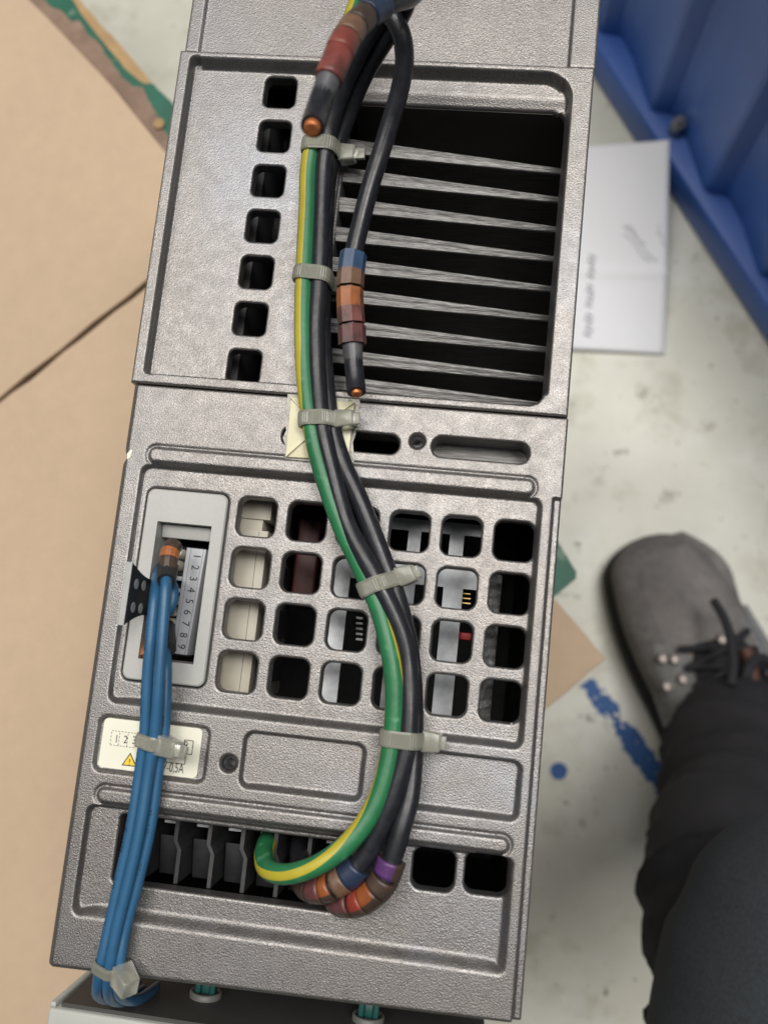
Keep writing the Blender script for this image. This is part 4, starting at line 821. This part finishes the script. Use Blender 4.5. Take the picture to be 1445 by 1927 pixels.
# ================================================================== CABLE TIES AND MOUNT
TG = 'translucent nylon cable ties'
def tie(circ, T_, label, head_ang, wdt=2.9, th=.42, off=.12, head=(2.1, 1.9, 1.6), tail=1.2, tilt=0.0):
    """circ: [(centre, radius)]; T_: direction of the wires; head_ang: degrees from straight up, + towards image right"""
    T_ = np.array(T_, float); T_ /= np.linalg.norm(T_); up = np.array([0, 0, 1.]); up -= T_*(up @ T_); up /= np.linalg.norm(up); sd_ = np.cross(up, T_)
    if sd_[0] < 0: sd_ = -sd_
    T_ = T_ + tilt*sd_; T_ /= np.linalg.norm(T_); c0 = np.mean([np.array(c) for c, _ in circ], 0)
    pts = []
    for a in np.linspace(0, 2*math.pi, 96, endpoint=False):
        dv = math.cos(a)*up+math.sin(a)*sd_
        k = max(range(len(circ)), key=lambda i: (np.array(circ[i][0])-c0) @ dv + circ[i][1])
        c = np.array(circ[k][0])-c0; c = c-T_*(c @ T_); pts.append((c + (circ[k][1]+off)*dv, dv))
    # closed outline resampled evenly
    Q = np.array([p for p, _ in pts]+[pts[0][0]]); D = np.array([d for _, d in pts]+[pts[0][1]]); s_ = np.concatenate([[0], np.cumsum(np.linalg.norm(np.diff(Q, axis=0), axis=1))]); n = 110
    u = np.linspace(0, s_[-1], n, endpoint=False); Q = np.stack([np.interp(u, s_, Q[:, k]) for k in range(3)], 1); D = np.stack([np.interp(u, s_, D[:, k]) for k in range(3)], 1); D /= np.linalg.norm(D, axis=1)[:, None]
    o = thing('cable_tie', c0, label, 'cable tie', TG); rings = []; hw = wdt/2
    for i in range(n):
        rg = .07 if i % 2 else -.02; p = c0+Q[i]; d = D[i]
        rings.append([p-T_*hw, p-T_*hw+d*th*.8, p-T_*(hw-.3)+d*(th), p-T_*(hw-.5)+d*(th+rg), p+T_*(hw-.5)+d*(th+rg), p+T_*(hw-.3)+d*th, p+T_*hw+d*th*.8, p+T_*hw])
    m_ = MB(); m_.loft(rings+[rings[0]], 0, False, cap=(False, False)); m_.build('strap', ['nylon'], o)
    a = math.radians(head_ang); dv = math.cos(a)*up+math.sin(a)*sd_; tv = -math.sin(a)*up+math.cos(a)*sd_
    k = int(np.argmax(D @ dv)); hc = c0+Q[k]+dv*(head[2]*.75)
    m_ = MB(); m_.obox(hc, tv*head[0], T_*head[1], dv*head[2], taper=.82); m_.build('head', ['nylon'], o, bevel=.35)
    if tail:
        m_ = MB(); m_.obox(hc+tv*0+dv*(head[2]+tail*.5), tv*.42, T_*1.15, dv*tail*.6); m_.build('tail', ['nylon'], o, bevel=.12)
    return o
def near(P, x, y): i = idx(P, x, y); T = P[min(i+2, len(P)-1)]-P[max(i-2, 0)]; return P[i], T
def bundle(y, ps): return [(near(P, x, y)[0], r_) for P, x, r_ in ps]
_, T_ = near(Pa, 612, 282); tie([(near(Pg, 588, 275)[0], rb), (near(Pa, 618, 282)[0], rb), (near(Pb, 632, 285)[0], rb*.9)], (-.02, -1, 0), 'cable tie at the top of the bundle, just under the blurred copper tip', 78, head=(1.5, 1.9, 1.7), tail=1.8)
tie([(near(Pg, 573, 522)[0], rb), (near(Pa, 601, 522)[0], rb), (near(Pb, 615, 522)[0], rb)], (-.04, -1, 0), 'cable tie beside the orange marker sleeve over the fins', 125, tail=0, head=(1.5, 1.6, 1.3))
tie([(near(Pg, 584, 790)[0], rb), (near(Pa, 605, 790)[0], rb), (near(Pb, 621, 790)[0], rb)], (.1, -1, 0), 'cable tie on the ivory adhesive mount', 72, tail=.8, head=(1.9, 1.8, 1.9))
tie([(near(Pg, 694, 1098)[0], rb), (near(Pa, 714, 1100)[0], rb), (near(Pb, 738, 1100)[0], rb)], (.42, -1, 0), 'cable tie set aslant across the vent grid', 80, head=(1.8, 1.9, 1.7), tail=.7, tilt=.1)
tie([(near(Pg, 738, 1392)[0], rb), (near(Pa, 768, 1392)[0], rb), (near(Pb, 779, 1392)[0], rb)], (0, -1, 0), 'cable tie at the lower end of the bundle, beside the shallow pockets', 84, head=(1.7, 2.0, 1.7), tail=.8)
tie([(near(b1, 290, 1398)[0], RB), (near(b2, 272, 1396)[0], RB), (near(b3, 306, 1398)[0], RB)], (-.1, -1, 0), 'cable tie round the blue wires over the rating label', 62, wdt=2.5, head=(1.7, 1.9, 2.2), tail=2.0)
tie([(near(b1, 207, 1822)[0], RB), (near(b2, 190, 1820)[0], RB), (near(b3, 224, 1822)[0], RB)], (-.2, -1, -.45), 'cable tie round the blue wires at the bottom edge of the drive', 52, wdt=2.2, head=(1.9, 2.1, 2.2), tail=0, tilt=0)
# adhesive mount: low pyramid, split by a cross
cs = [at(x, y, .3) for x, y in ((548, 748), (668, 758), (656, 868), (538, 861))]; ctr = sum(cs)/4
mt = thing('tie_mount', (ctr[0], ctr[1], 0), 'yellowed ivory adhesive tie mount glued on the drive below the fins', 'tie mount')
base = MB(); lo = [np.array([p[0], p[1], .02]) for p in cs]; mid = [np.array([*(ctr+(p-ctr)*.985)[:2], .75]) for p in cs]; tp = [np.array([*(ctr+(p-ctr)*.32)[:2], 1.7]) for p in cs]
base.loft([lo, mid, tp], 0, False); base.build('base', ['ivory'], mt)
for k in range(4):
    a_, b_ = mid[k], np.array([*ctr[:2], 1.9]); d = b_-a_; nn = np.array([-d[1], d[0], 0]); nn /= np.linalg.norm(nn); m_ = MB()
    m_.add([a_-nn*.25, a_+nn*.25, b_+nn*.25, b_-nn*.25, a_-nn*.12+np.array([0, 0, .55]), a_+nn*.12+np.array([0, 0, .55]), b_+nn*.12+np.array([0, 0, .45]), b_-nn*.12+np.array([0, 0, .45])], [(4, 5, 6, 7), (0, 1, 5, 4), (1, 2, 6, 5), (2, 3, 7, 6), (3, 0, 4, 7)]); m_.build('ridge', ['ivory'], mt)

# small marks on the casting and glue round the mount
def mark(px_, py_, z, pts, m, nm): m_ = MB(); c = at(px_, py_, z); m_.add([(c[0]+x, c[1]+y, z) for x, y in pts], [tuple(range(len(pts)))[::-1]]); m_.build(nm, [m], dr)
for px_, py_, z, r_ in ((548, 382, -2.53, .42), (545, 393, -2.53, .36), (432, 72, -1.33, .30), (436, 80, -1.33, .34), (180, 1783, .02, .36), (377, 1731, -1.88, .2), (343, 590, -2.53, .2), (339, 372, -2.53, .26), (962, 1363, -1.58, .22)):
    mark(px_, py_, z, [(r_*(.75+.5*rng.rand())*math.cos(a), r_*(.75+.5*rng.rand())*math.sin(a)*1.2) for a in np.linspace(0, -2*math.pi, 11, endpoint=False)], 'thread', 'dirt_spot')
mark(244, 856, .03, [(-.35, -1.0), (-.5, .2), (.1, 1.1), (.5, 1.0), (.2, -.4)], 'sticker', 'paint_chip')
gl = [(cs[k]-ctr)[:2]*(1.06+.10*rng.rand()) for k in range(4)]; L_ = []
for k in range(4):
    for f in np.linspace(0, 1, 9, endpoint=False): p = gl[k]*(1-f)+gl[(k+1) % 4]*f; L_.append(tuple(ctr[:2]+p*(1+.035*rng.randn())))
m_ = MB(); m_.prism(L_[::-1], .02, .10); m_.build('glue_residue', ['glue'], mt)
